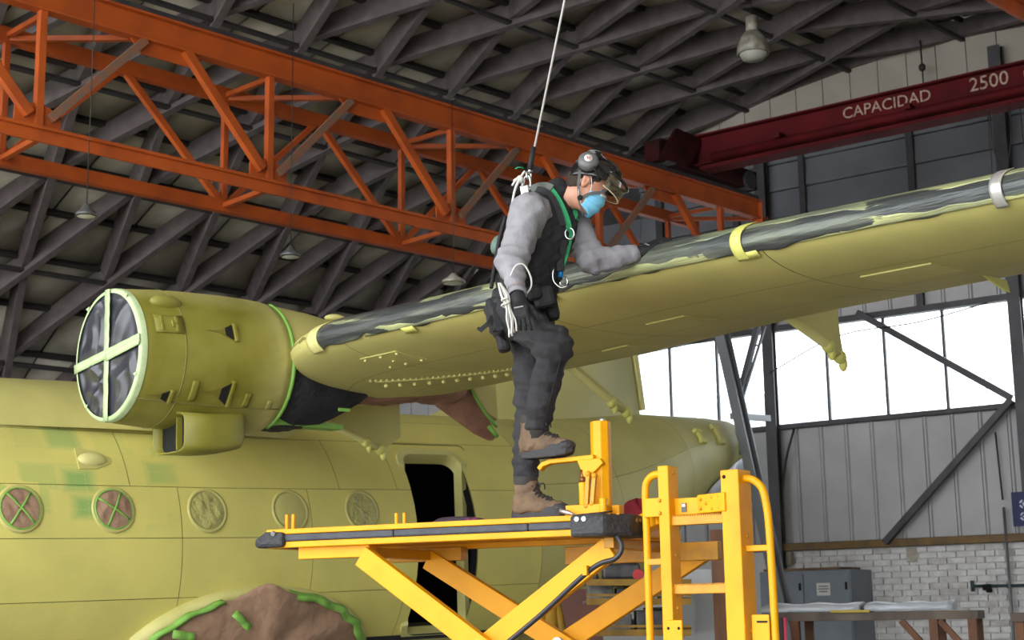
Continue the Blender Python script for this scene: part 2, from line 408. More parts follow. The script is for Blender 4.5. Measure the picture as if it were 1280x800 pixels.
# ------------------------------------------------------------------ orange runway trusses and red crane girder
NB = np.cross(B, Z)                                                     # points right of the hangar axis
E0 = V(3.216, 20.0, 0)
def truss(name, E, ks, label, nb, full=True):
    GRP = 'orange box trusses along the hangar'
    # front plane through E, rear plane set back; chords along B
    t = thing(name, E+B*ks[0]+Z*5.7, label, 'truss', GRP)
    def F(k, z): return E+B*k+Z*z
    def Rr(k, z): return E+B*k+Z*z+nb*1.05
    k0, k1 = ks; zt, zb = 7.0, 5.80
    def part(nm, m, *beams, bev=.004):
        mb = MB()
        for bm_ in beams: mb.beam(*bm_)
        return mb.build(nm, m, t, bevel=bev)
    part('top_chord', M_orange, (F(k0, zt), F(k1, zt), .035, .24), (F(k0, zt+.12), F(k1, zt+.12), .16, .022), (F(k0, zt-.12), F(k1, zt-.12), .13, .022))
    part('crane_rail', M_steel, (F(k0, zt+.165), F(k1, zt+.165), .06, .07))
    part('bottom_chord', M_orange, (F(k0, zb), F(k1, zb), .12, .03), (F(k0, zb-.06), F(k1, zb-.06), .03, .12))
    part('top_chord', M_orange, (Rr(k0, zt), Rr(k1, zt), .10, .15))
    part('bottom_chord', M_orange, (Rr(k0, zb), Rr(k1, zb), .10, .13))
    nodesB = [-10.407+2.45*i for i in range(-3, 5)]
    for i, nb_ in enumerate(nodesB):
        if nb_ < k0 or nb_ > k1+.1: continue
        part('vertical', M_orange, (F(nb_, zb), F(nb_, zt-.1), .07, .07, B))
        gp = [F(nb_-.22, zb), F(nb_+.22, zb), F(nb_+.22, zb+.16), F(nb_, zb+.24), F(nb_-.22, zb+.16)]
        mb = MB(); mb.prism(gp, nb*.015); mb.build('gusset_plate', M_orange, t)
        part('diagonal', M_orange2, (F(nb_+.10, zb+.10)-nb*.03, F(nb_+1.02, zt-.13)-nb*.03, .075, .05, NB))
        kk = nb_-1.0
        part('diagonal', M_orange, (F(nb_-.10, zb+.10)-nb*.03, F(kk, zt-.12)-nb*.03, .09, .07, NB))
        gp = [F(nb_+.85, zt-.10), F(nb_+1.65, zt-.10), F(nb_+1.5, zt-.26), F(nb_+1.0, zt-.26)]
        mb = MB(); mb.prism(gp, nb*.015); mb.build('gusset_plate', M_orange, t)
        # rear plane, nodes shifted by half a panel
        r_ = nb_+.20
        part('vertical', M_orange, (Rr(r_, zb), Rr(r_, zt), .06, .06, B))
        part('diagonal', M_orange, (Rr(r_+.05, zb+.05), Rr(r_+1.18, zt-.05), .06, .05, NB))
        part('diagonal', M_orange, (Rr(r_-.05, zb+.05), Rr(r_-1.18, zt-.05), .07, .06, NB))
        # plan bracing
        part('cross_brace', M_orange, (Rr(r_, zt), F(nb_+.1, zt-.08), .05, .05)); part('cross_brace', M_orange, (Rr(r_, zt-.03), F(nb_+1.1, zt-.08), .06, .05))
        part('cross_brace', M_orange, (Rr(r_, zb), F(nb_+.1, zb-.02), .06, .05))
        mb = MB(); mb.prism([Rr(r_-.15, zb), Rr(r_+.15, zb), Rr(r_, zb+.2)], nb*.015); mb.build('gusset_plate', M_orange, t)
    part('end_plate', M_orange, (F(k1, zb-.1), F(k1, zt+.1), .16, .03, B))
    return t
truss('roof_truss', E0, (-15.0, .25), 'long orange box truss running across the upper left behind the worker', -NB)
truss('roof_truss', E0+NB*7.2, (-15.0, .25), 'orange truss showing only as a corner at the top right', NB)

# crane girder
Eb = E0-B*1.2
def RG(u, z, o=0): return Eb+W*u+Z*z+NG*o
g = thing('crane_girder', RG(-3, 7.2), 'dark red overhead crane girder with pale capacity lettering below the gable', 'crane')
U0, U1 = .1, -6.0
mb = MB(); mb.beam(RG(U0, 7.50), RG(U1, 7.50), .03, .36); mb.beam(RG(U0, 7.69), RG(U1, 7.69), .22, .025); mb.beam(RG(U0, 7.30), RG(U1, 7.30), .22, .025); mb.build('main_beam', M_red, g, bevel=.003)
mb = MB(); mb.tube([RG(U0-.5, 7.34, .16), RG(U1, 7.34, .16)], .055, 10); mb.build('festoon_pipe', M_red, g)
mb = MB(); mb.beam(RG(U0-.3, 7.24), RG(U1, 7.24), .26, .05); mb.build('runway_flange', M_red, g, bevel=.003)
for u in (-1.35, -3.05, -4.8):
    mb = MB(); mb.beam(RG(u, 7.44, .01), RG(u-.05, 7.40, .30), .07, .07); mb.build('bracket', M_red, g, bevel=.004)
M_dred = mat('greasy_dark_red', lin(62, 18, 20), .75, col2=lin(36, 18, 18), scale=4, spec=.15)
def TR(k, z, o=0): return E0+B*k+Z*z+NB*o
mb = MB(); mb.beam(TR(-2.0, 7.36), TR(.10, 7.36), .24, .26); mb.beam(TR(-2.0, 7.50), TR(-.2, 7.50), .30, .03); mb.build('end_truck', M_dred, g, bevel=.01)
for k_ in (-1.8, -.1):
    mb = MB(); mb.cyl(TR(k_, 7.33, -.16), TR(k_, 7.33, .16), .13, n=20); mb.build('wheel', M_steel, g)
mb = MB(); mb.cyl(TR(-.9, 7.52, -.2), TR(-.35, 7.46, -.2), .13, n=16); mb.cyl(TR(-.35, 7.46, -.2), TR(-.2, 7.44, -.2), .15, n=16); mb.build('drive_motor', M_dred, g, bevel=.006)
mb = MB(); mb.prism([TR(-2.05, 7.24, .13), TR(-1.5, 7.24, .13), TR(-1.1, 7.66, .13), TR(-1.7, 7.70, .13)], NB*.05); mb.build('gusset_plate', M_dred, g)
# lettering on the web
M_let = mat('pale_lettering', lin(186, 168, 148), .7, col2=lin(150, 122, 106), scale=30)
dg = bpy.context.evaluated_depsgraph_get()
def text_mesh(body, name, M4, m, parent, size, ext=.003):
    cu = bpy.data.curves.new(name, 'FONT'); cu.body = body; cu.size = size; cu.extrude = ext; cu.align_x = 'CENTER'; cu.align_y = 'CENTER'; cu.resolution_u = 3
    tmp = bpy.data.objects.new('tmp_text', cu); COL.objects.link(tmp); bpy.context.view_layer.update()
    me = bpy.data.meshes.new_from_object(tmp.evaluated_get(bpy.context.evaluated_depsgraph_get())); bpy.data.objects.remove(tmp)
    off = INV[parent.name] if parent is not None else V(0, 0, 0)
    me.transform(Matrix.Translation(-Vector(off)) @ M4); me.name = name
    me.materials.clear(); me.materials.append(m)
    o = bpy.data.objects.new(name, me); COL.objects.link(o); o.parent = parent; INV[o.name] = off; return o
def frame4(o, x, n):
    x = nrm(x); n = nrm(n); y = np.cross(n, x)
    return Matrix(((x[0], y[0], n[0], o[0]), (x[1], y[1], n[1], o[1]), (x[2], y[2], n[2], o[2]), (0, 0, 0, 1)))
for s_, u_ in (('CAPACIDAD', -2.73), ('2500', -3.99), ('KG', -4.46)):
    text_mesh(s_, 'lettering', frame4(RG(u_, 7.565, .02), -W, NG), M_let, g, .20 if s_ == 'CAPACIDAD' else (.235 if s_ == '2500' else .10))
# loose chains and cables hanging at the girder
M_chain = mat('dark_chain', lin(60, 55, 50), .5, .5)
for (u, zz, dz, lab) in ((-4.1, 7.2, .75, 'left loop of thin cable hanging below the crane girder'), (-4.45, 7.2, .95, 'right loop of thin cable hanging below the crane girder')):
    mb = MB(); mb.tube(cat_rom([RG(u+.12, zz, .05), RG(u+.1, zz-dz*.6, .05), RG(u, zz-dz, .05), RG(u-.1, zz-dz*.5, .05), RG(u-.12, zz, .05)]), .008, 6)
    solo(mb, 'cable_loop', M_chain, lab, 'cable', 'cable loops below the crane girder')
M_wood = mat('raw_timber', lin(128, 98, 70), .7, col2=lin(98, 74, 54), scale=3, stretch=(1, 1, .2))
mb = MB(); pa = at(1186, 50, 21.6); pb = at(1200, 92, 20.6); mb.beam(pa, pb, .07, .07); solo(mb, 'timber_prop', M_wood, 'short timber prop leaning above the crane girder', 'prop')
mb = MB(); pa = G(-.62, 9.5, .3); pb = G(-.62, 8.6, .3); mb.tube([pa, pb], .012, 6); mb.ell(G(-.62, 9.1, .3), (.05, 0, 0), (0, .05, 0), (0, 0, .06)); mb.tube([pb, pb-Z*.2], .018, 6)
solo(mb, 'chain_hoist', M_chain, 'dark chain hook hanging from the roof at the gable column', 'chain')
# hanging lamps
M_shade = mat('grey_lamp_shade', lin(90, 90, 90), .4, .3); M_white = mat('white_enamel', lin(170, 166, 154), .4, col2=lin(120, 112, 98), scale=9); M_diff = mat('lamp_diffuser', lin(190, 190, 180), .3)
def lamp(px, py, D, top, rad, m, label, hb=False):
    c_ = at(px, py, D); l = thing('hanging_lamp', c_-Z*.12, label, 'lamp', 'lamps hanging from the vault')
    mb = MB()
    mb.tube([c_+Z*.05, c_+Z*top], .005, 6); mb.build('cord', M_chain, l)
    mb = MB()
    if hb: mb.lathe(c_, Z, [(.16, .05), (.15, .09), (.08, .14), (-.02, .185), (-.13, .195), (-.13, .18), (-.02, .17)], 24); mb.cyl(c_+Z*.14, c_+Z*.34, .075, n=14)
    else: mb.lathe(c_, Z, [(.09, .02), (.075, .035), (.045, rad*.55), (.01, rad), (-.015, rad*1.02), (-.015, rad*.9), (0.02, rad*.7)], 24)
    mb.build('shade', m, l)
    mb = MB(); mb.lathe(c_, Z, [(-.02 if not hb else -.13, rad*.86 if not hb else .165), (-.03 if not hb else -.19, rad*.5 if not hb else .13), (-.035 if not hb else -.2, 0.001)], 20); mb.build('diffuser', M_diff, l)
lamp(108, 268, 12.6, 3.4, .09, M_shade, 'grey disc lamp hanging low left under the orange truss')
lamp(363, 319, 14.4, 2.6, .10, M_shade, 'grey disc lamp hanging above the engine nacelle')
lamp(567, 352, 15.6, 2.0, .12, M_white, 'pale bell lamp hanging just above the wing left of the worker')
lamp(941, 55, 17.2, .75, .2, M_white, 'large high bay lamp on the roof above the red girder', True)
# ------------------------------------------------------------------ the aircraft in primer
a_ = math.radians(47); t_ = math.radians(1.5)
AX = V(math.sin(a_)*math.cos(t_), math.cos(a_)*math.cos(t_), math.sin(t_)); AN = V(math.cos(a_), -math.sin(a_), 0); AU = np.cross(AX, -AN)
AO = V(-4.762, 12.868, 2.17)
def A(x, y, z): return AO+AX*x-AN*y+AU*z                 # aft, to the far side, up
ROTM = (0, 0, -math.atan2(AX[1], AX[0]))

def primer(name, c1, c2, c3=None, lines=True, green=False, scale=1.6, nac=False):
    m = mat(name, c1, .55, col2=c2, scale=scale, thr=(.38, .68), bump=.05, bscale=60, rot=(0, 0, 0))
    nt = m.node_tree; N = nt.nodes; L = nt.links; b = N['Principled BSDF']
    tc = [n for n in N if n.type == 'TEX_COORD'][0]
    mp = N.new('ShaderNodeMapping'); mp.vector_type = 'POINT'; mp.inputs['Rotation'].default_value = ROTM; L.new(tc.outputs['Object'], mp.inputs['Vector'])
    sx = N.new('ShaderNodeSeparateXYZ'); L.new(mp.outputs[0], sx.inputs[0])
    def mth(op, a, b_=None, c_=None):
        q = N.new('ShaderNodeMath'); q.operation = op
        for i, vv in enumerate((a, b_, c_)):
            if vv is None: continue
            if isinstance(vv, (int, float)): q.inputs[i].default_value = vv
            else: L.new(vv, q.inputs[i])
        return q.outputs[0]
    col = [l.from_socket for l in L if l.to_socket == b.inputs['Base Color']][0]
    def mixc(f, c, colr):
        q = N.new('ShaderNodeMix'); q.data_type = 'RGBA'; L.new(f, q.inputs['Factor']); L.new(c, q.inputs['A']); q.inputs['B'].default_value = colr; return q.outputs['Result']
    if green:       # patches where the green primer shows through, forward end only
        n3 = N.new('ShaderNodeTexVoronoi'); n3.distance = 'CHEBYCHEV'; n3.inputs['Scale'].default_value = 2.6; n3.inputs['Randomness'].default_value = .75
        mp3 = N.new('ShaderNodeMapping'); mp3.inputs['Scale'].default_value = (1, 0.0, 1.5); L.new(mp.outputs[0], mp3.inputs['Vector']); L.new(mp3.outputs[0], n3.inputs['Vector'])
        patch = mth('SMOOTHSTEP' if False else 'LESS_THAN', n3.outputs['Distance'], .30)
        sm = N.new('ShaderNodeMapRange'); sm.inputs['From Min'].default_value = .46; sm.inputs['From Max'].default_value = .18; L.new(n3.outputs['Distance'], sm.inputs['Value'])
        sep = N.new('ShaderNodeSeparateColor'); L.new(n3.outputs['Color'], sep.inputs[0])
        pick = mth('GREATER_THAN', sep.outputs[0], .28)
        fx = N.new('ShaderNodeMapRange'); fx.inputs['From Min'].default_value = -1.3; fx.inputs['From Max'].default_value = -1.9; L.new(sx.outputs[0], fx.inputs['Value'])
        fz = N.new('ShaderNodeMapRange'); fz.inputs['From Min'].default_value = 1.62; fz.inputs['From Max'].default_value = 1.75; L.new(sx.outputs[2], fz.inputs['Value'])
        f = mth('MULTIPLY', mth('MULTIPLY', sm.outputs[0], pick), mth('MULTIPLY', fx.outputs[0], mth('MULTIPLY', fz.outputs[0], .85)))
        col = mixc(f, col, lin(132, 172, 98))
    if nac:         # pale overspray fading in from the rear edge and along the top of the cowl
        fx = N.new('ShaderNodeMapRange'); fx.inputs['From Min'].default_value = -2.72; fx.inputs['From Max'].default_value = -2.34; L.new(sx.outputs[0], fx.inputs['Value'])
        fz = N.new('ShaderNodeMapRange'); fz.inputs['From Min'].default_value = 3.02; fz.inputs['From Max'].default_value = 3.26; L.new(sx.outputs[2], fz.inputs['Value'])
        nz = N.new('ShaderNodeTexNoise'); nz.inputs['Scale'].default_value = 6; nz.inputs['Detail'].default_value = 5; L.new(mp.outputs[0], nz.inputs['Vector'])
        f = mth('MULTIPLY', mth('MAXIMUM', mth('POWER', fx.outputs[0], 2.0), mth('MULTIPLY', fz.outputs[0], .9)), mth('MINIMUM', mth('MULTIPLY', nz.outputs['Fac'], 1.7), 1.0))
        col = mixc(f, col, lin(206, 198, 128))
    if lines:       # rivet rows: faint dots along stringers and frames
        def saw(v, period): return mth('ABSOLUTE', mth('SUBTRACT', mth('FRACT', mth('DIVIDE', v, period)), .5))
        lx = mth('LESS_THAN', saw(sx.outputs[0], .29), .010); dz = mth('LESS_THAN', saw(sx.outputs[2], .034), .28)
        lz = mth('LESS_THAN', saw(sx.outputs[2], .175), .016); dx = mth('LESS_THAN', saw(sx.outputs[0], .034), .28)
        f = mth('MULTIPLY', mth('MAXIMUM', mth('MULTIPLY', lx, dz), mth('MULTIPLY', lz, dx)), .6)
        col = mixc(f, col, lin(216, 208, 128))
    L.new(col, b.inputs['Base Color'])
    return m
PRIM = lin(219, 208, 116); PRIM2 = lin(205, 196, 110)
M_prim = primer('yellow_green_primer', PRIM, PRIM2, green=True)
M_prim_plain = primer('yellow_green_primer_plain', lin(199, 191, 116), lin(184, 177, 106), lines=False)
M_nac = primer('mottled_olive_primer', lin(124, 119, 38), lin(150, 145, 66), lines=False, scale=2.6, nac=True)
M_pale = mat('pale_oversprayed_primer', lin(212, 205, 136), .6, col2=lin(196, 190, 116), scale=3)
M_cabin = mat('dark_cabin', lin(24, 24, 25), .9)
M_seam = mat('dark_seam', lin(120, 114, 58), .8)
M_paper = mat('brown_masking_paper', lin(174, 140, 114), .75, col2=lin(154, 121, 98), scale=5, bump=.5, bscale=9, dist=.05)
M_paper2 = mat('reddish_masking_paper', lin(158, 116, 94), .75, col2=lin(138, 98, 80), scale=6, bump=.6, bscale=10, dist=.05)
M_gtape = mat('green_masking_tape', lin(136, 186, 84), .6, col2=lin(118, 168, 70), scale=9)
M_ptape = mat('pale_green_tape', lin(186, 204, 156), .55, col2=lin(172, 192, 142), scale=14)
M_ytape = mat('yellow_tape', lin(206, 204, 110), .5)
M_silver = mat('silver_tape', lin(205, 205, 200), .3, .6)
M_bag = mat('black_bag_plastic', lin(58, 59, 67), .30, col2=lin(42, 42, 49), scale=4, spec=.6)
M_cloth = mat('black_cloth_wrap', lin(30, 31, 36), .75, bump=.6, bscale=12, dist=.06)
M_black = mat('black_void', lin(20, 19, 16), .9)
M_clearpl = mat('oversprayed_clear_plastic', lin(186, 180, 112), .35, col2=lin(166, 162, 96), scale=9, bump=.8, bscale=14, dist=.04)

RF = 1.38
air = thing('aircraft', A(3, 0, -1.6), 'twin engined high wing aircraft in yellow green primer with masked windows and engine', 'aircraft')
# fuselage sections  (x, zc, rz, ry)
FS = [(-5.0, 0, RF, RF), (2.0, 0, RF, RF), (5.6, .03, RF+.03, RF), (6.6, .11, 1.34, 1.32), (7.6, .38, 1.14, 1.18), (8.5, .74, .88, .95), (9.3, 1.03, .60, .66), (10.0, 1.24, .40, .44), (10.5, 1.34, .27, .28), (10.66, 1.36, .18, .18)]
FX = np.array([f[0] for f in FS])
def fsec(x): return [np.interp(x, FX, [f[i] for f in FS]) for i in (1, 2, 3)]
def FP(x, th, dr=0.0):          # th = 0 on the near side, up positive
    zc, rz, ry = fsec(x); return A(x, -(ry+dr)*math.cos(th), zc+(rz+dr)*math.sin(th))
def tz(z): return math.asin(max(-1, min(1, z/RF)))
DX0, DX1, DZ0, DZ1 = 3.97, 4.72, -.86, .86
D0, D1 = tz(DZ0), tz(DZ1)
# inner hull with the door opening
ths = sorted(list(np.linspace(-PI, PI, 49))+[D0, D1]); xs = sorted(list(np.linspace(-5, 10.66, 40))+[DX0, DX1])
def inside(x0, x1, a, b): return x0 >= DX0-1e-6 and x1 <= DX1+1e-6 and a >= D0-1e-6 and b <= D1+1e-6
keep = lambda i, j: not inside(xs[i], xs[i+1], ths[j], ths[j+1])
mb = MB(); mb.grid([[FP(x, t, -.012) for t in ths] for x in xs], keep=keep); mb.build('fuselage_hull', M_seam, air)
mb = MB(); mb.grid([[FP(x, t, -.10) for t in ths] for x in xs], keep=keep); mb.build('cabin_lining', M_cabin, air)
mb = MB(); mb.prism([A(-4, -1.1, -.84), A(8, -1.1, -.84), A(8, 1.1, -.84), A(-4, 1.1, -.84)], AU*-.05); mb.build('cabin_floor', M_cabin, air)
# skin panels with open joints
GAP = .0028
def skin(x0, x1, z0, z1, m=None):
    ta, tb = (tz(z) if abs(z) <= RF else (PI/2 if z > 0 else -PI/2) for z in (z0, z1))
    return skin_a(x0, x1, ta, tb, m)
def skin_a(x0, x1, ta, tb, m=None):
    nx = max(2, int((x1-x0)/.35)+1); nt_ = max(2, int((tb-ta)/.09)+1)
    X_ = sorted(set(list(np.linspace(x0+GAP, x1-GAP, nx))+[v for v in (DX0, DX1) if x0 < v < x1])); T_ = sorted(set(list(np.linspace(ta+GAP/RF, tb-GAP/RF, nt_))+[v for v in (D0, D1) if ta < v < tb]))
    P_ = [[FP(x, t) for t in T_] for x in X_]
    kp = lambda i, j: not inside(X_[i], X_[i+1], T_[j], T_[j+1])
    if not any(kp(i, j) for i in range(len(X_)-1) for j in range(len(T_)-1)): return
    mb = MB(); mb.grid(P_, keep=kp); mb.build('skin_panel', m or M_prim, air)
rows = [(-1.32, -.42, [-5, -1.6, 1.42, 2.75, 3.85, 5.6]), (-.42, .072, [-5, -2.2, 1.42, 2.75, 3.97, 4.72, 5.6]), (.072, .503, [-5, -2.2, 1.42, 2.75, 3.97, 4.72, 5.6]),
        (.503, .98, [-5, -1.3, .98, 3.12, 3.8, 5.6]), (.98, 1.22, [-5, -.9, .5, 2.2, 3.8, 5.6])]
for z0, z1, xb in rows:
    for x0, x1 in zip(xb[:-1], xb[1:]): skin(x0, x1, z0, z1)
T12 = tz(1.22)
for x0, x1 in ((-5, -1.5), (-1.5, .7), (.7, 3.4), (3.4, 5.6)):
    skin_a(x0, x1, T12, PI/2); skin_a(x0, x1, PI/2, PI-T12); skin_a(x0, x1, PI-T12, PI+.95); skin_a(x0, x1, -1.9, tz(-1.32))
tail_x = [5.6, 7.0, 8.6, 10.66]
for x0, x1 in zip(tail_x[:-1], tail_x[1:]):
    for ta, tb in ((-.75, .42), (.42, PI/2), (-1.75, -.75), (PI/2, 2.9), (2.9, 4.53)):
        skin_a(x0, x1, ta, tb, M_prim_plain)
# nose end closing dome, out of frame
mb = MB(); mb.grid([[A(-5-1.6*math.sin(v), -RF*math.cos(v)*math.cos(t), RF*math.cos(v)*math.sin(t)) for t in np.linspace(0, 2*PI, 33)] for v in np.linspace(0, PI/2, 9)]); mb.build('nose_cap', M_prim_plain, air)
# door frame with rounded corners
def rrect(x0, x1, s0, s1, r, n=7):
    o = []
    for (cx, cy, a0) in ((x1-r, s1-r, 0), (x0+r, s1-r, PI/2), (x0+r, s0+r, PI), (x1-r, s0+r, 1.5*PI)):
        for k in range(n): a = a0+PI/2*k/(n-1); o.append((cx+r*math.cos(a), cy+r*math.sin(a)))
    return o
s0, s1 = D0*RF, D1*RF
inn = rrect(DX0+.012, DX1-.012, s0+.012, s1-.012, .13); out = rrect(DX0-.055, DX1+.055, s0-.05, s1+.05, .17)
mb = MB(); mb.grid([[FP(x, s/RF, .02) for x, s in out], [FP(x, s/RF, .02) for x, s in inn], [FP(x, s/RF, -.12) for x, s in inn], [FP(x, s/RF, -.01) for x, s in out]], closed_v=True, closed_u=True, smooth=False); mb.build('door_frame', M_pale, air)
mb = MB(); c_ = A(4.35, -.4, -.80); mb.obox(c_, AX*.5, AN*.05, AU*.05); mb.obox(A(4.55, -.2, -.45), AX*.35, AN*.2, AU*.02); mb.build('cabin_seat', mat('green_cabin_fitting', lin(96, 104, 80), .6), air)
# raised outline line around the door
mb = MB(); o2 = rrect(DX0-.20, DX1+.16, s0-.2, s1+.14, .05, 3); mb.tube([FP(x, s/RF, .003) for x, s in o2], .006, 5, closed=True); mb.build('door_outline', M_seam, air)
# portholes
def surf(x, z, dr=0):
    t = tz(z); p = FP(x, t, dr); n_ = nrm(FP(x, t, 1)-FP(x, t, 0)); return p, n_, np.cross(n_, AX)*-1
PH_Z = .305
for i, (x, kind) in enumerate(((-.0, 'paper'), (.80, 'paper'), (1.68, 'film'), (2.53, 'skin'), (3.33, 'film'))):
    p, n_, up_ = surf(x, PH_Z); p2 = p
    ring = MB(); R0 = .165
    ring.lathe(p2, n_, [(-.02, R0+.034), (.005, R0+.028), (.009, R0+.012), (.004, R0), (-.03, R0-.004)], 36, xdir=AX)
    ring.lathe(p2, n_, [(-.03, R0), (-.03, .001)], 36, xdir=AX)
    o = ring.build('porthole', M_prim_plain, air)
    lab = {'paper': 'porthole masked with crumpled brown paper under crossed green tape', 'film': 'porthole covered in wrinkled oversprayed film', 'skin': 'porthole under smooth overspray'}[kind]; o['label'] = lab
    cov = MB(); nr, na = 9, 40; amp = .010 if kind == 'paper' else (.009 if kind == 'film' else .001)
    def cp(r, a):
        q = p2+(AX*math.cos(a)+up_*math.sin(a))*r
        return q+n_*(.018+amp*wav(q, 26, i+3)*(1-(r/.165)**4)*1.3-.012*(r/.163)**4)
    cov.grid([[cp(max(r, .001), a) for a in np.linspace(0, 2*PI, na)] for r in np.linspace(.0, .163, nr)])
    o2 = cov.build('paper_cover' if kind == 'paper' else 'film_cover', M_paper if kind == 'paper' else (M_clearpl if kind == 'film' else M_prim_plain), o)
    if kind == 'paper':
        for ang in (.85, -.95) if i == 0 else (.6, -1.1):
            d_ = AX*math.cos(ang)+up_*math.sin(ang); mb = MB(); s_ = nrm(np.cross(n_, d_))
            pts = [p2+d_*t+n_*(.030+.003*math.sin(t*40)-.016*abs(t/.158)**3) for t in np.linspace(-.158, .158, 9)]
            mb.grid([[q-s_*.009 for q in pts], [q+s_*.009 for q in pts]]); mb.build('tape_strip', M_gtape, o, solid=.002)
        mb = MB(); mb.lathe(p2, n_, [(.014, .160), (.017, .167), (.008, .172)], 36, xdir=AX); mb.build('tape_ring', M_gtape, o)
# blister fairing on its plate
p, n_, up_ = surf(.68, .72)
mb = MB(); mb.prism([p+AX*a+up_*b-n_*.004 for a, b in ((-.13, .10), (.04, .09), (.17, .03), (.18, -.03), (.06, -.09), (-.12, -.11))], n_*.010); o = mb.build('blister_plate', M_prim_plain, air, bevel=.003)
mb = MB(); mb.ell(p+AX*.01, AX*.13, up_*.065, n_*.05, 18, 8, 0); mb.build('blister', M_pale, o)
# sponson with wheel bay masked in brown paper
cx, cz, wx, hz = 2.25, -1.12, 1.26, .72
def SP(a, s, out):        # a: angle on the arch, s: 0 centre..1 rim
    x = cx+wx*s*math.cos(a); z = cz+hz*s*math.sin(a); y = -math.sqrt(max(RF*RF-min(abs(z), 1.36)**2, .02)); p = A(x, y, z); return p+AN*out
mb = MB(); aa = np.linspace(-.1, PI+.1, 50)
mb.grid([[SP(a, s, o_) for a in aa] for s, o_ in ((1.10, -.03), (1.07, .05), (1.02, .10), (.97, .11), (.93, .08))]); mb.build('wheel_fairing_rim', M_pale, air)
mb = MB()
def pap(a, s):
    o_ = .10+.20*(1-s)+.018*math.sin(a*9+2*s)*(s*(1.15-s)*3); p = SP(a, s, o_)
    return p+AU*(.085*math.exp(-((a-1.62)/.12)**2)*s)+AN*(.10*math.exp(-((a-1.55)/.16)**2)*s*s)+AN*.016*wav(p, 7, 4)
mb.grid([[pap(a, s) for a in np.linspace(-.1, PI+.1, 120)] for s in np.linspace(.0, .99, 20)]); mb.build('wheel_bay_paper', M_paper, air, solid=.004)
for (a0, a1, s0_, s1_) in ((.05, 1.42, .93, 1.03), (1.95, 3.1, .94, 1.0)):
    mb = MB(); P_ = []
    for s in (s0_, (s0_+s1_)/2, s1_): P_.append([SP(a, s+.012*math.sin(a*23), .155+.01*math.sin(a*31)-(.05 if s == s1_ else 0)) for a in np.linspace(a0, a1, 40)])
    mb.grid(P_); mb.build('tape_strip', M_gtape, air, solid=.003)
for (a, s) in ((1.9, .72), (2.45, .85), (2.6, .8)):
    p = SP(a, s, .22); mb = MB(); e1 = nrm(AX*math.cos(a+.5)+AU*math.sin(a+.5)); e2 = np.cross(AN, e1)
    mb.grid([[p+e1*u+e2*v+AN*(.01*math.sin(u*50)) for u in np.linspace(-.1, .1, 6)] for v in (-.035, .035)]); mb.build('tape_strip', M_gtape, air, solid=.003)

# ---- wing
def wsec(y):
    s = -y; k = (s-4.5)/4.5
    xl = np.interp(s, [3.0, 3.7, 3.9, 4.2, 4.5, 4.9, 13], [.98, .92, .80, .56, .42, .33, .36]); xt = np.interp(s, [3.0, 4.57, 5.84, 7.42, 8.94, 13.0], [2.45, 2.32, 2.22, 1.95, 1.78, 1.25])
    z0 = np.interp(s, [3, 4.5, 7.6, 9.6, 13], [1.19, 1.19, 1.175, 1.125, 1.05]); tu = np.interp(s, [3, 4.5, 9.6, 13], [.19, .19, .13, .09]); tl = np.interp(s, [3, 4.5, 9.6, 13], [.19, .185, .15, .10])
    return xl, xt, z0, tu, tl
def yt(q):
    x = q*.70; t = 5*(.2969*math.sqrt(max(x, 0))-.1260*x-.3516*x*x+.2843*x**3-.1015*x**4); return t/.5002
def WP(q, up_, y, dr=0.0):       # q 0..1 LE..rear spar
    xl, xt, z0, tu, tl = wsec(y); c = xt-xl; h = yt(q)
    x = xl+c*q; z = z0+(tu*h if up_ else -tl*h)
    if dr:
        d = .004; q2 = max(q-d, 0) ; q3 = min(q+d, 1); e = (tu if up_ else -tl)
        tx, tzv = c*(q3-q2), e*(yt(q3)-yt(q2)); L_ = math.hypot(tx, tzv); nx_, nz_ = (-tzv/L_, tx/L_) if up_ else (tzv/L_, -tx/L_)
        if q == 0: nx_, nz_ = -1, 0
        x += nx_*dr; z += nz_*dr
    return A(x, y, z)
def qs(n): return [(k/n)**2 for k in range(n+1)]
QL = [(q, True) for q in qs(16)[::-1]]+[(q, False) for q in qs(16)[1:]]
WY = [-3.3, -3.7, -3.8, -3.9, -4.0, -4.1, -4.2, -4.3, -4.4, -4.5, -4.7, -4.9, -5.1, -5.84, -6.6, -7.42, -8.2, -8.94, -9.8, -11, -12.2, -13]
# core, slightly inside the skins
mb = MB(); mb.grid([[WP(q, u, y, -.006) for q, u in QL] for y in WY], closed_v=True)
mb.f += [tuple(range(len(QL))), tuple(len(QL)*(len(WY)-1)+i for i in range(len(QL)))[::-1]]; mb.sm += [False]*2; mb.build('wing_box', M_seam, air)
def wskin(y0, y1, q0, q1, up_, m=M_prim_plain):
    n1 = max(2, int(abs(y1-y0)/.1)+1) if y1 > -5.5 else max(2, int(abs(y1-y0)/.4)+1); n2 = 12 if q0 < .1 else 5
    qq = [q0+(q1-q0)*(k/n2)**(1.6 if q0 < .1 else 1) for k in range(n2+1)]; yy = np.linspace(y0-.003, y1+.003, n1+1)
    mb = MB(); mb.grid([[WP(q, up_, y) for q in qq] for y in yy]); return mb.build('wing_skin', m, air)
for y0, y1 in ((-3.3, -5.05), (-5.05, -6.7), (-6.7, -8.35), (-8.35, -10.2), (-10.2, -13)):
    wskin(y0, y1, 0, 1, True)
    for q0, q1 in ((0, .30), (.303, .66), (.663, 1)): wskin(y0, y1, q0, q1, False)
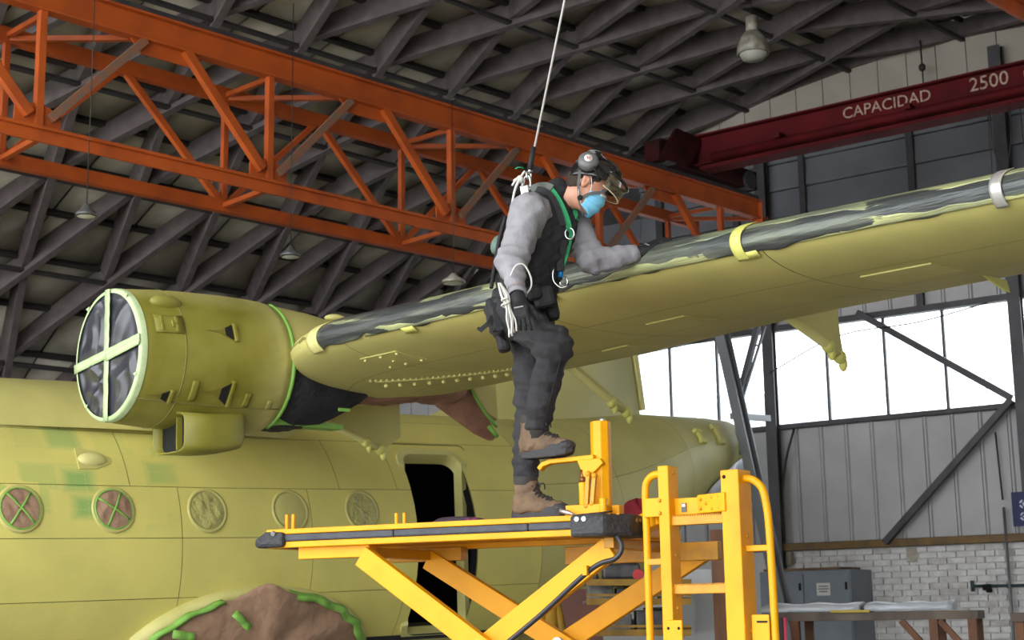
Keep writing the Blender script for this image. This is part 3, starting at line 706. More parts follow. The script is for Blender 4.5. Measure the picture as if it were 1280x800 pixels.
# centre section of the wing between the nacelles, over the fuselage
mb = MB()
def CW(q, u, y): 
    p = WP(q, u, -3.3); return p+(-AN)*(y+3.3)+AU*(.05*(1-abs(y)/3.3))
mb.grid([[CW(q, u, y) for q, u in QL] for y in (-3.3, -1.2, 0, 1.2, 3.3)], closed_v=True); mb.build('wing_centre_section', M_prim_plain, air)
mb = MB(); mb.grid([[A(x, -w*math.cos(t), 1.0+(h)*math.sin(t)) for t in np.linspace(0, PI, 17)] for x, w, h in ((-2.2, .3, .37), (-1.2, .7, .44), (-.2, .95, .50), (1, 1.05, .52), (2.6, 1.0, .48), (4, .6, .40), (5.2, .15, .3))]); mb.build('wing_root_fairing', M_prim_plain, air)
# leading edge boot under dusty plastic film, bands of tape
M_boot = mat('dusty_film_over_black_boot', lin(56, 60, 60), .40, col2=lin(128, 134, 112), scale=2.4, thr=(.50, .78), bump=.5, bscale=5, dist=.03, stretch=(.55, 2.5, 6.0), prerot=math.radians(43), spec=.6)
def band(y0, y1, qu, ql, dr, m, nm, ny=None, wob=0, par=air, lab=None):
    ny = ny or max(2, int(abs(y1-y0)/.05)); ql_ = ql
    P_ = []
    for y in np.linspace(y0, y1, ny+1):
        e = wob*(math.sin(y*7.3)+.6*math.sin(y*17+1)+.5*math.sin(y*31)); row_ = []
        L1 = np.linspace(math.sqrt(qu+abs(e)*.3), 0, 9); L2 = np.linspace(0, math.sqrt(max(ql_+e, .005)), 9)[1:]
        for s in L1:
            p = WP(s*s, True, y, dr); row_.append(p)
        for s in L2: row_.append(WP(s*s, False, y, dr))
        P_.append(row_)
    if wob:
        P_ = [[p+AU*.004*wav(V(p@AX*3, p@AN*1.2, p[2]*14), 2.2, 5) for p in r] for r in P_]
    mb = MB(); mb.grid(P_); o = mb.build(nm, m, par, solid=.004)
    if lab: o['label'] = lab
    return o
band(-4.78, -12.5, .075, .018, .006, M_boot, 'deicing_boot', wob=.005, lab='black leading edge boot under dusty wrinkled plastic film')
M_film = mat('pale_dusty_film', lin(176, 178, 122), .4, col2=lin(104, 112, 94), scale=3.0, bump=.5, bscale=6, dist=.03, stretch=(.6, 2.5, 6), prerot=math.radians(43))
# ragged overspray-coated strips of film above and below the black core
def strip(qa, qb, up_, y0, y1, dr, m, nm, wob):
    P_ = []
    for y in np.linspace(y0, y1, int(abs(y1-y0)/.06)):
        e = wob*(math.sin(y*5.1+qa*30)+.6*math.sin(y*13+2)+.4*math.sin(y*29)); a = math.sqrt(max(qa+e, .001)); b = math.sqrt(qb)
        P_.append([WP(s*s, up_, y, dr) for s in np.linspace(a, b, 6)])
    mb = MB(); mb.grid(P_); return mb.build(nm, m, air, solid=.002)
strip(.006, .019, False, -5.3, -12.4, .0085, M_film, 'film_edge', .004)
strip(.014, .077, True, -4.9, -12.4, .0085, M_film, 'film_edge', .006)
band(-4.66, -4.82, .075, .030, .012, M_pale, 'tape_band', ny=4)
band(-8.20, -8.265, .085, .040, .014, M_ytape, 'tape_band', ny=4, lab='yellow tape band around the leading edge')
band(-9.565, -9.62, .085, .035, .014, M_silver, 'tape_band', ny=4, lab='silver tape band around the leading edge')
for y in (-5.7, -6.9, -8.27):
    mb = MB(); q_ = .028; P_ = [[WP(a, False, yy, .016) for a in (q_-.012, q_+.012)] for yy in np.linspace(y-.06, y+.05, 4)]; mb.grid(P_); mb.build('tape_tab', M_ytape, air, solid=.003)
# access plates, bolts and hinge row under the wing
def wplate(y0, y1, q0, q1, m=M_prim_plain, bolts=0, nm='access_plate'):
    mb = MB(); mb.grid([[WP(q, False, y, .007) for q in np.linspace(q0, q1, 4)] for y in np.linspace(y0, y1, 4)], smooth=False); o = mb.build(nm, m, air, solid=.007)
    if bolts:
        for (a, b) in ((.06, .1), (.5, .1), (.94, .1), (.06, .9), (.5, .9), (.94, .9), (.5, .5)):
            p = WP(q0+(q1-q0)*b, False, y0+(y1-y0)*a, .012); mb = MB(); mb.ell(p, AX*.012, AN*.012, AU*.009, 8, 5); mb.build('bolt', M_pale, o)
    return o
wplate(-4.95, -5.32, .13, .26, bolts=1); wplate(-8.55, -8.95, .36, .56, M_pale); wplate(-7.0, -7.3, .42, .62); wplate(-6.1, -6.35, .7, .86)
mb = MB()
for k in range(31):
    a = k/30; p = WP(.33+.34*a+.06*math.sin(a*3), False, -4.42-.95*a*(1) , .006); mb.ell(p, AX*.012, AN*.012, AU*.010, 6, 4)
tag(mb.build('rivet_row', M_pale, air), kind='stuff')
mb = MB(); P_ = []
for k in range(24):
    a = k/23; P_.append([WP(.355+.34*a+.06*math.sin(a*3)+d, False, -4.40-.97*a, .010) for d in (0, .035)])
mb.grid(P_); hs = mb.build('hinge_strip', M_prim_plain, air, solid=.018)
for k in range(12):
    a = (k+.5)/12; p = WP(.375+.34*a+.06*math.sin(a*3), False, -4.40-.97*a, .032); mb = MB(); mb.ell(p, AX*.017, AN*.017, AU*.014, 8, 5); mb.build('bolt', M_pale, hs)
for (y, q) in ((-8.9, .8), (-9.1, .97)):
    p = WP(q, False, y, .02); mb = MB(); mb.prism([p+AX*-.1, p+AX*.12, p+AX*.14-AU*.06, p+AX*.1-AU*.055], AN*.012); mb.build('drain_mast', M_ytape, air)
# flap hinge brackets: triangular plate with a thick rod along its front edge, taped tip
def bracket(pts, rod, y, lab, m=M_prim_plain, wrap=True):
    t = .03; P_ = [A(px, y, pz) for px, pz in pts]
    mb = MB(); mb.prism([p+AN*.02 for p in P_], -AN*.04); o = mb.build('flap_bracket', m, air, bevel=.004); o['label'] = lab
    mb = MB(); R_ = [A(px, y, pz) for px, pz in rod]; mb.tube(R_, .030, 8); mb.build('bracket_rod', M_pale, o)
    for q in R_[1:]:
        mb = MB(); mb.ell(q, AX*.05, AN*.04, AU*.045, 10, 7); mb.ell(q-AU*.04+AX*.03, AX*.025, AN*.03, AU*.05, 8, 6); mb.build('taped_joint', M_ytape, o)
bracket([(1.86, 1.16), (2.45, 1.22), (2.47, 1.0), (2.49, .88), (2.36, .93)], [(1.9, 1.12), (2.36, .95), (2.47, .89)], -7.3, 'outer flap bracket wrapped in primed paper')
bracket([(2.55, 1.22), (2.62, 1.22), (3.2, .92), (3.2, .86)], [(2.60, 1.19), (3.08, .925), (3.24, .86)], -4.8, 'slender flap bracket rod hanging behind the worker')
bracket([(1.50, 1.0), (2.46, 1.12), (2.46, .80), (2.28, .70), (2.2, .69)], [(1.55, .96), (2.12, .755), (2.26, .70)], -3.0, 'inner flap bracket beside the black wrapped engine rear')
# ---- engine nacelle
NY, NZ = -3.5, 1.19
NXF = lambda x: -.405+(x+.405)*.865
def NXP(pr): return [(NXF(x), r) for x, r in pr]
nac_prof = [(-.405, .432), (-.39, .444), (-.30, .455), (-.12, .468), (.10, .478), (.45, .484), (.75, .478), (.93, .462)]
mb = MB(); mb.lathe(A(0, NY, NZ), AX, NXP(nac_prof[0:4]+[(-.055, .4705)]), 56); nac = mb.build('nacelle_front_ring', M_nac, air)
mb = MB(); mb.lathe(A(0, NY, NZ), AX, NXP([(-.047, .471), (.10, .478), (.45, .484), (.72, .480)]), 56); mb.build('nacelle_cowl', M_nac, air)
mb = MB(); mb.lathe(A(0, NY, NZ), AX, NXP([(.72, .480), (.85, .474), (.93, .464), (.935, .42)]), 56); mb.build('nacelle_rear_ring', M_nac, air)
mb = MB(); mb.lathe(A(0, NY, NZ), AX, NXP([(-.38, .43), (.9, .44)]), 40); mb.build('nacelle_liner', M_seam, air)
# front cover: crumpled black plastic, cross and rim tape
nx = -AX
mb = MB(); R_ = .436
def bag(r, a):
    y = r*math.cos(a); z = r*math.sin(a); f = min(1, (1-r/R_)*6+.0)
    w1 = wav(V(y, z, 0), 5, 2); w2 = wav(V(y, z, .3), 4, 8)
    w = .014*wav(V(y, z, 0), 8, 12)+.020*(1-2*abs(math.sin(9*(y*.6+z*.8)+3.2*w1)))+.013*(1-2*abs(math.sin(16*(z*.5-y)+4.5*w2)))
    cross = min(1, abs(y)/.07)*min(1, abs(z)/.07); return A(-.405-.006+(-.5*w*1.4-.012)*f*cross, NY+y, NZ+z)
mb.grid([[bag(r, a) for a in np.linspace(0, 2*PI, 110)] for r in np.linspace(.001, R_, 40)]); cov = mb.build('engine_cover', M_bag, air); cov['label'] = 'black plastic cover over the engine front under a pale tape cross'
def tapef(y0, z0, y1, z1, w, dx):
    mb = MB(); d_ = nrm(V(y1-y0, z1-z0)); s_ = V(-d_[1], d_[0]); n_ = 14
    mb.grid([[A(-.405-.022-dx-.002*math.sin(t*30), NY+y0+(y1-y0)*t+s_[0]*w*e/2, NZ+z0+(z1-z0)*t+s_[1]*w*e/2) for e in (-1, 1)] for t in np.linspace(0, 1, n_)]); return mb.build('tape_strip', M_ptape, cov, solid=.003)
tapef(-.005, .445, .005, -.445, .062, 0); tapef(-.02, .44, -.012, .0, .05, .003); tapef(-.445, .055, .445, -.045, .062, .004); tapef(-.44, .035, 0, -.02, .05, .007)
mb = MB(); mb.lathe(A(-.405, NY, NZ), AX, [(.03, .452), (-.004, .449), (-.016, .440), (-.018, .418)], 56); mb.build('rim_tape', M_ptape, cov)
for a in (.9, 2.2, 3.6, 5.4):
    p = A(-.425, NY+.43*math.cos(a), NZ+.43*math.sin(a)); mb = MB(); mb.prism([p, p+AU*.03+AN*.02, p+AU*.02-AN*.03], -AX*.003); mb.build('tape_tab', M_ptape, cov)
# details on the cowl
def NP(x, a, dr=0): r = np.interp(x, [q[0] for q in nac_prof], [q[1] for q in nac_prof])+dr; x = NXF(x); return A(x, NY-r*math.cos(a), NZ+r*math.sin(a))
def nframe(x, a): p = NP(x, a); n_ = nrm(p-A(NXF(x), NY, NZ)); return p, n_, np.cross(AX, n_)*-1
def scoop(x, a, L_, w):
    p, n_, s_ = nframe(x, a)        # flush wedge opening widening aft, with a dark mouth and a raised lip
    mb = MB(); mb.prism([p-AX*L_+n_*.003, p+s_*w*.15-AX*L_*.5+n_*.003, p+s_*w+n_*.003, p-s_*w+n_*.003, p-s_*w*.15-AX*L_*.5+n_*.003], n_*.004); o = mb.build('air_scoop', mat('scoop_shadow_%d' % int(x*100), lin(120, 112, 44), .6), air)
    mb = MB(); mb.obox(p+n_*.006+AX*.02, AX*.012, s_*w*1.12, n_*.016); mb.build('scoop_lip', M_nac, o, bevel=.004)
    mb = MB(); mb.prism([p-AX*L_*.28+s_*w*.45+n_*.008, p-AX*.0+s_*w*.95+n_*.008, p-s_*w*.95+n_*.008, p-AX*L_*.28-s_*w*.45+n_*.008], n_*.003); mb.build('scoop_mouth', M_black, o)
    return o
scoop(.36, .30, .20, .06); scoop(.36, -.58, .22, .085); scoop(-.14, -.70, .17, .045)
p, n_, s_ = nframe(-.14, .78); mb = MB(); mb.ell(p, AX*.12, s_*.055, n_*.05, 16, 9); mb.build('cowl_blister', M_nac, air)
def nplate(x0, x1, a0, a1, m=M_nac, dr=.005):
    mb = MB(); mb.grid([[NP(x, a, dr) for a in np.linspace(a0, a1, 5)] for x in np.linspace(x0, x1, 4)]); return mb.build('cowl_plate', m, air, solid=.006)
pl_ = nplate(-.30, -.06, .22, .50)
for (x, a) in ((-.24, .43), (-.24, .31), (-.12, .43), (-.12, .30), (-.15, .36)):
    p, n_, s_ = nframe(x, a); mb = MB(); mb.obox(p+n_*.010, AX*.010, s_*.025, n_*.006); mb.build('latch', M_nac, pl_, bevel=.003)
pl_ = nplate(.02, .08, -.72, -.42, dr=.02); nplate(.52, .58, -.78, -.55); nplate(.75, .80, -.8, -.65)
mb = MB(); mb.tube([NP(x, -.80, .002) for x in np.linspace(-.38, .9, 12)], .005, 5); mb.build('cowl_seam', M_seam, air)
mb = MB(); mb.tube([NP(-.051, a, -.001) for a in np.linspace(0, 2*PI, 48)], .005, 5, closed=True); mb.build('cowl_seam', M_seam, air)
# chin intake
mb = MB(); CX0, CX1 = -.05, .50
def chin(x, k, wd, zt, zb, e=5.5):
    a = 2*PI*k/28; c_, s_ = math.cos(a), math.sin(a); return A(x, NY-.16+wd*math.copysign(abs(c_)**(2/e), c_), (zt+zb)/2+(zt-zb)/2*math.copysign(abs(s_)**(2/e), s_))
cs = [(CX0, .21, .80, .53), (CX0+.22, .205, .80, .53), (CX0+.36, .20, .81, .54), (CX0+.47, .175, .82, .565), (CX0+.53, .11, .82, .62)]
P_ = [[chin(CX0+.07, k, .19, .78, .545) for k in range(28)], [chin(CX0, k, .197, .79, .538) for k in range(28)]]+[[chin(x, k, w, zt, zb) for k in range(28)] for x, w, zt, zb in cs]
mb.grid(P_, closed_v=True); mb.f.append(tuple(mb.n-28+i for i in range(28))); mb.sm.append(True); ch = mb.build('chin_intake', M_nac, air)
mb = MB(); mb.add([chin(CX0+.065, k, .19, .78, .545) for k in range(28)], [tuple(range(28))]); mb.build('intake_void', M_black, ch)
mb = MB(); mb.obox(A(CX0+.045, NY-.22, .66), AX*.02, AN*.006, AU*.11); mb.build('intake_vane', M_nac, ch)
# fairing from the nacelle over the wing
mb = MB(); mb.grid([[A(x, NY-w*math.cos(t), zb+h*math.sin(t)) for t in np.linspace(-.15, PI+.15, 21)] for x, w, zb, h in ((.74, .455, 1.19, .465), (1.1, .44, 1.2, .42), (1.6, .40, 1.22, .31), (2.1, .32, 1.24, .21), (2.7, .16, 1.26, .10))]); mb.build('nacelle_fairing', M_prim_plain, air)
p = A(1.35, NY-.15, 1.585); mb = MB(); mb.ell(p, AX*.09, AN*.06, AU*.03, 14, 7); mb.build('fairing_cap', M_pale, air)
# rear of the nacelle wrapped in black cloth, then brown paper under the wing
def wrap(secs, m, nm, seed, amp, lab=None):
    P_ = []
    S_ = np.linspace(0, len(secs)-1, (len(secs)-1)*7+1)
    for s in S_:
        i = min(int(s), len(secs)-2); f = s-i; a = [secs[i][k]*(1-f)+secs[i+1][k]*f for k in range(5)]
        r_ = []
        for k in range(40):
            th = 2*PI*k/40; p = A(a[0], a[1]+a[2]*math.cos(th), a[3]+a[4]*math.sin(th)); n_ = -AN*math.cos(th)+AU*math.sin(th)
            r_.append(p+n_*(amp*wav(p, 9, seed)+amp*.5*wav(p, 22, seed+1)))
        P_.append(r_)
    mb = MB(); mb.grid(P_, closed_v=True); n_ = 40
    mb.f += [tuple(range(n_)), tuple(mb.n-n_+i for i in range(n_))[::-1]]; mb.sm += [False]*2
    o = mb.build(nm, m, air)
    if lab: o['label'] = lab
    return o
wrap([(.74, NY, .43, 1.20, .43), (.95, NY, .43, 1.14, .40), (1.2, NY, .42, 1.08, .31), (1.42, NY, .38, 1.07, .20), (1.58, NY, .34, 1.09, .12)], M_cloth, 'cloth_wrap', 11, .016, 'black cloth wrapped around the rear of the engine nacelle')
wrap([(1.56, NY, .30, 1.09, .13), (1.9, NY, .30, 1.09, .10), (2.3, NY, .26, 1.12, .09), (2.6, NY, .2, 1.12, .10)], M_paper2, 'paper_wrap', 15, .014)
mb = MB(); mb.prism([A(2.45, NY-.03, 1.20), A(2.85, NY-.03, 1.20), A(2.92, NY-.03, 1.0), A(3.06, NY-.03, .80), A(3.02, NY-.03, .75), A(2.86, NY-.03, .80), A(2.45, NY-.03, 1.01)], -AN*.07); o = mb.build('flap_fairing', M_paper2, air, bevel=.015); o['label'] = 'brown paper wrapped flap fairing'
mb = MB(); mb.prism([A(2.72, NY-.05, 1.22), A(3.04, NY-.05, 1.24), A(3.05, NY-.05, .92), A(2.92, NY-.05, .98), A(2.82, NY-.05, 1.1)], -AN*.05); mb.build('fairing_plate', M_prim_plain, o)
mb = MB(); mb.tube([A(2.74, NY-.06, 1.2), A(2.80, NY-.07, 1.08), A(2.90, NY-.07, .96), A(3.02, NY-.07, .86)], .014, 6); mb.tube([A(2.93, NY-.07, .86), A(3.02, NY-.07, .78)], .02, 6); mb.build('tape_strip', M_gtape, o)
band_pts = [NP(.945, a, -.005) for a in np.linspace(-1.3, 1.2, 30)]
mb = MB(); mb.tube(band_pts, .018, 7); mb.build('tape_strip', M_gtape, air)
mb = MB(); mb.prism([A(.75, NY-.2, .815), A(1.45, NY-.1, .80), A(1.45, NY-.1, .765), A(.75, NY-.2, .765)], -AN*.15); mb.build('tape_strip', M_gtape, air)
for (x, z, dx, dz) in ((1.20, .86, .05, .012),):
    mb = MB(); mb.obox(A(x, NY-.445, z), AX*dx, AN*.003, AU*dz); mb.build('tape_strip', M_gtape, air)
# ---- fin and tail
M_fin = M_prim_plain
mb = MB()
fin = [(5.2, 1.30, .03), (8.64, 1.60, .12), (8.45, 3.0, .11), (8.1, 5.2, .08), (7.4, 5.2, .05), (6.9, 3.0, .07)]
L_ = [(5.0, 1.32), (6.0, 1.75), (6.6, 2.4), (6.75, 2.75)]; R2 = [(8.64, 1.5), (8.60, 1.75), (8.50, 2.4), (8.45, 2.75)]
P_ = []
for (xl, zl), (xr, zr) in zip(L_, R2):
    sec = []
    for (f, w) in ((0, 0.0), (.05, .6), (.25, 1), (.6, .95), (1, .6)): sec.append(A(xl+(xr-xl)*f, -.13*w, zl+(zr-zl)*f))
    for (f, w) in ((1, .6), (.6, .95), (.25, 1), (.05, .6)): sec.append(A(xl+(xr-xl)*f, .13*w, zl+(zr-zl)*f))
    P_.append(sec)
mb.grid(P_, closed_v=True); mb.f.append(tuple(mb.n-9+i for i in range(9))); mb.sm.append(False); mb.build('tail_fin', M_fin, air)
mb = MB(); mb.prism([A(8.66, -.09, 1.68), A(8.72, -.09, 1.68), A(8.60, -.09, 2.6), A(8.52, -.09, 2.6)], -AN*.18); mb.build('fin_spar', M_pale, air)
for (x, t, m, w, h) in ((9.05, .55, M_ytape, .05, .10), (9.55, .50, M_prim_plain, .05, .14)):
    p = FP(x, t, .0); n_ = nrm(FP(x, t, 1)-p); s_ = np.cross(AX, n_); mb = MB(); mb.obox(p+n_*.02, AX*w/2, s_*h, n_*.025); mb.obox(p+n_*.02+s_*h*.8, AX*w*1.2, s_*h*.25, n_*.03); mb.obox(p+n_*.02-s_*h*.8, AX*w*1.2, s_*h*.25, n_*.03); mb.build('tail_fitting', m, air, bevel=.008)
mb = MB(); mb.grid([[FP(x, t+.1*math.sin(x*40), .012) for t in np.linspace(-.35, .55, 8)] for x in (10.12, 10.2, 10.3, 10.4)]); mb.build('tape_strip', mat('dark_green_tape', lin(84, 150, 64), .5, col2=lin(30, 66, 34), scale=9, thr=(.45, .55)), air)
mb = MB(); mb.lathe(A(10.66, 0, 1.36), AX, [(0, .18), (.02, .10), (.02, .001)], 24); mb.build('tail_cap', M_ptape, air)
# plastic sheet hanging under the tail cone
M_sheet = mat('pale_blue_sheet', lin(238, 242, 248), .35, col2=lin(196, 204, 216), scale=3, thr=(.4, .7))
mb = MB(); P_ = []
for i, x in enumerate(np.linspace(9.0, 10.55, 20)):
    zc, rz, ry = fsec(x); top = zc-rz*.55; drop = .26*math.sin(i/19*PI)+.06+.03*math.sin(i*1.7)
    P_.append([A(x, -ry*.9, top), A(x+.02*math.sin(i), -ry*.8-.03*math.sin(i*2.1), top-drop*.6), A(x, -ry*.6-.04*math.sin(i*1.3), top-drop-.16)])
mb.grid(P_); o = mb.build('plastic_sheet', M_sheet, air, solid=.003); o['label'] = 'pale blue plastic sheet hanging under the tail cone'
# far wing and far nacelle, for completeness of the aircraft
mb = MB(); mb.grid([[WP(q, u, y)*1 for q, u in QL] for y in (-3.3, -13)], closed_v=True)
vs = np.concatenate(mb.v); l = np.stack([(vs-AO)@AX, -((vs-AO)@(-AN)), (vs-AO)@AU], 1); mb.v = [AO+l[:, :1]*AX-l[:, 1:2]*AN+l[:, 2:]*AU]; mb.f.append(tuple(range(len(QL), 2*len(QL)))); mb.sm.append(False); mb.build('far_wing', M_prim_plain, air)
mb = MB(); mb.lathe(A(0, 3.5, NZ), AX, [(-.4, .001), (-.4, .43)]+nac_prof[1:]+[(1.6, .3), (2.4, .05)], 24); mb.build('far_nacelle', M_nac, air)
# landing gear legs so that the aircraft stands on the floor
M_tyre = mat('tyre', lin(35, 35, 36), .8)
gz = lambda x, y: A(x, y, 0)[2]
for (x, y, r) in ((2.35, -1.45, .42), (2.35, 1.45, .42), (-4.2, 0, .30)):
    c_ = A(x, y, 0); c_[2] = r
    o = MB(); o.lathe(c_-AN*.14, AN, [(0, r*.5), (0, r*.9), (.05, r), (.23, r), (.28, r*.9), (.28, r*.5), (0.0, r*.5)], 28); w_ = o.build('wheel', M_tyre, air)
    o = MB(); o.cyl(c_, c_+Z*(A(x, y*.7, -1.0)[2]-r), .07, n=12); o.build('gear_leg', M_lsteel, w_)
# ------------------------------------------------------------------ yellow scissor work platform
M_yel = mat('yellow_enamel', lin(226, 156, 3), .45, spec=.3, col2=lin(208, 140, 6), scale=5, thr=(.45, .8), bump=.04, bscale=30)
M_yel2 = mat('worn_shaded_yellow_enamel', lin(196, 136, 8), .5, col2=lin(142, 98, 20), scale=7, thr=(.5, .85))  # worn paint, its base also darkened to carry the shade under the deck
M_rub = mat('black_rubber', lin(34, 34, 37), .6, col2=lin(44, 44, 47), scale=20, bump=.4, bscale=60)
M_rubs = mat('rubber_strip', lin(56, 58, 65), .55, col2=lin(44, 46, 52), scale=9, bump=.4, bscale=20)
M_zinc = mat('zinc_plated_steel', lin(190, 190, 188), .3, .8)
M_hose = mat('black_hose', lin(36, 36, 40), .4)
PE = V(.564, 6.9, 0); PD = V(.893, -.451, 0); PD = PD/np.linalg.norm(PD); PV = V(-PD[1], PD[0], 0)
def PP(s, w, z): return PE+PD*s+PV*w+Z*z
SC = -.135; SL = -2.03; DW = .80
plat = thing('work_platform', PP(-1, .4, 0), 'yellow scissor lift work platform with black rubber bumpers that the worker stands on', 'platform')
def pb(nm, m, *args, bev=.004):
    mb = MB()
    for a in args: mb.beam(*a)
    return mb.build(nm, m, plat, bevel=bev)
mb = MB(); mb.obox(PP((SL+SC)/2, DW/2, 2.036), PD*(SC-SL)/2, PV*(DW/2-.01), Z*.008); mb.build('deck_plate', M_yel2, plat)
for w, nm in ((0.0, 'front'), (DW, 'rear')):
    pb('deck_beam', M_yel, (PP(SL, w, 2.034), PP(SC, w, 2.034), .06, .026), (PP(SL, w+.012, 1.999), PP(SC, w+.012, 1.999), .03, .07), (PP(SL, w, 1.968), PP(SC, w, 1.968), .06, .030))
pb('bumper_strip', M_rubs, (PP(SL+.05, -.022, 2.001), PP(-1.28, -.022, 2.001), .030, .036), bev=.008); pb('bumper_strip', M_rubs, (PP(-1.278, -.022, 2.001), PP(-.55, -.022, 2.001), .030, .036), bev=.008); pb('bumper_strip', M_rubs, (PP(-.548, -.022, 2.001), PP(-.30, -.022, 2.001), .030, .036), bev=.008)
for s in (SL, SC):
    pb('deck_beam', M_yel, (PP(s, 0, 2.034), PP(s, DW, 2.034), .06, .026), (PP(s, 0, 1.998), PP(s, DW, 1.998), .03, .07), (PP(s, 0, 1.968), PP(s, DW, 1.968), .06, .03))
# corner bumpers
mb = MB(); mb.prism([PP(SL-.06, -.06, 1.955), PP(SL+.115, -.06, 1.955), PP(SL+.115, -.06, 2.03), PP(SL+.0, -.06, 2.035), PP(SL-.06, -.06, 2.0)], PV*.25); mb.build('corner_bumper', M_rub, plat, bevel=.018)
mb = MB(); mb.prism([PP(-.325, -.06, 1.945), PP(SC-.02, -.065, 1.945), PP(SC+.075, .05, 1.945), PP(SC+.075, .26, 1.945), PP(SC-.02, .26, 1.945), PP(-.325, .0, 1.945)], Z*.102); o = mb.build('corner_bumper', M_rub, plat, bevel=.016)
mb = MB(); mb.prism([PP(-.31, -.02, 2.045), PP(SC-.05, -.02, 2.045), PP(SC-.02, .05, 2.06), PP(-.28, .05, 2.05)], Z*.006); mb.build('bumper_lip', M_rub, o)
for s in (-.285, -.25): 
    mb = MB(); mb.cyl(PP(s, -.056, 2.026), PP(s, -.068, 2.026), .011, n=12); mb.build('bolt', M_zinc, o)
for w in (.10, .145):
    mb = MB(); mb.cyl(PP(SC+.07, w, 2.02), PP(SC+.082, w, 2.02), .010, n=12); mb.build('bolt', M_ochre, o)
for s in (-1.87,): mb = MB(); mb.cyl(PP(SL+.06, -.055, 2.028), PP(SL+.06, -.068, 2.022), .012, n=12); mb.build('bolt', M_zinc, plat)
# pins at the deck edge
for s in (-1.965, -1.925): mb = MB(); mb.cyl(PP(s, .05, 2.04), PP(s, .05, 2.125), .010, n=10); mb.build('deck_pin', M_yel, plat, bevel=.002)
for s in (-1.705, -1.655): mb = MB(); mb.cyl(PP(s, DW-.1, 2.04), PP(s, DW-.1, 2.155), .011, n=10); mb.build('deck_pin', M_yel, plat, bevel=.002)
# subframe and scissor arms
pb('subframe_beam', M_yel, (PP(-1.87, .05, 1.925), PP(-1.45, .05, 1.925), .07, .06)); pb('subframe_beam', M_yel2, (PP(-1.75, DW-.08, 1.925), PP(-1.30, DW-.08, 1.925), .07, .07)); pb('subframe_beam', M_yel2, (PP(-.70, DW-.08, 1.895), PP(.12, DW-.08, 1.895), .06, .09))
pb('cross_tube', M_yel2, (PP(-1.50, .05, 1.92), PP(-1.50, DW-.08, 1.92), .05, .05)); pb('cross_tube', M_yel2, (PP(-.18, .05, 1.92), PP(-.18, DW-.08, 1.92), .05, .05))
def arms(w, z1, z0, sa, sb, m=M_yel):
    d = (z1-z0)/2
    for (s0, s1, dw) in ((sa, sb, -.028), (sb, sa, .028)):
        pb('scissor_arm', m, (PP(s0, w+dw, z1), PP(s1, w+dw, z0), .05, .105))
    zm = (z1+z0)/2; mb = MB(); mb.cyl(PP((sa+sb)/2, w-.07, zm), PP((sa+sb)/2, w+.07, zm), .03, n=14); mb.build('pivot_pin', M_zinc, plat)
arms(.05, 1.90, 1.02, -1.49, -.18); arms(DW-.08, 1.90, 1.02, -1.50, .03)
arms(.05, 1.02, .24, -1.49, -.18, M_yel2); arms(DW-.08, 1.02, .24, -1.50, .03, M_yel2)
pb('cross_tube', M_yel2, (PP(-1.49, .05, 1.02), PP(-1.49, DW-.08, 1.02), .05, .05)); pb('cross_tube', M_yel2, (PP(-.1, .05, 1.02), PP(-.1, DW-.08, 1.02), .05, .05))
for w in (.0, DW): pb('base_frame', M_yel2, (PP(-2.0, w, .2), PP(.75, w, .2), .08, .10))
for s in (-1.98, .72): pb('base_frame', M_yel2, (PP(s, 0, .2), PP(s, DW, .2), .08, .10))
for s in (-1.9, .65):
    for w in (.02, DW-.02):
        mb = MB(); mb.lathe(PP(s, w-.03, .09), PV, [(0, .04), (0, .08), (.01, .09), (.05, .09), (.06, .08), (.06, .04), (0, .04)], 20); mb.build('castor_wheel', M_rub, plat)
# hose along the near right arm
d_ = nrm(PP(-1.49, 0, 1.02)-PP(-.18, 0, 1.90))
mb = MB(); mb.tube(cat_rom([PP(-.13, .01, 1.96), PP(-.09, -.01, 1.90), PP(-.12, -.02, 1.845), PP(-.24, -.02, 1.80), PP(-.55, .0, 1.57), PP(-.9, .0, 1.33)], 8), .012, 8); mb.build('hydraulic_hose', M_hose, plat)
mb = MB(); mb.obox(PP(-.26, -.03, 1.795), PD*.012, PV*.02, Z*.022); mb.build('hose_clamp', M_yel, plat, bevel=.003)
# locking post and foot pedal on the deck
PS, PW = -.292, .25
mb = MB(); oc = [(math.cos(a)*.050, math.sin(a)*.050) for a in np.linspace(PI/8, 2*PI+PI/8, 9)[:-1]]
mb.prism([PP(PS+a, PW+b, 2.045) for a, b in oc], Z*.462); lp_ = mb.build('locking_post', M_yel, plat, bevel=.004)
mb = MB(); mb.cyl(PP(PS+.012, PW, 2.505), PP(PS+.012, PW, 2.520), .016, n=10); mb.build('post_bolt', M_zinc, lp_)
mb = MB(); pts = [PP(-.60, PW-.03, 2.292), PP(-.585, PW-.03, 2.312), PP(-.54, PW-.03, 2.326), PP(-.42, PW-.03, 2.330), PP(-.30, PW-.05, 2.332)]
for a, b in zip(pts[:-1], pts[1:]): mb.beam(a-PD*.002, b+PD*.002, .05, .022)
mb.prism([PP(-.39, PW-.07, 2.322), PP(-.27, PW-.07, 2.325), PP(-.255, PW-.07, 2.30), PP(-.33, PW-.07, 2.235), PP(-.355, PW-.07, 2.24)], PV*.04); ped = mb.build('foot_pedal', M_yel, plat, bevel=.004)
mb = MB(); mb.cyl(PP(-.362, PW-.06, 2.10), PP(-.364, PW-.06, 2.215), .021, n=14); mb.build('hydraulic_cylinder', M_yel, plat, bevel=.003)
mb = MB(); mb.cyl(PP(-.364, PW-.06, 2.21), PP(-.366, PW-.06, 2.275), .012, n=10); mb.cyl(PP(-.364, PW-.06, 2.215), PP(-.364, PW-.06, 2.24), .017, n=10); mb.build('piston_rod', mat('greasy_bronze', lin(120, 76, 40), .4, .6), plat)
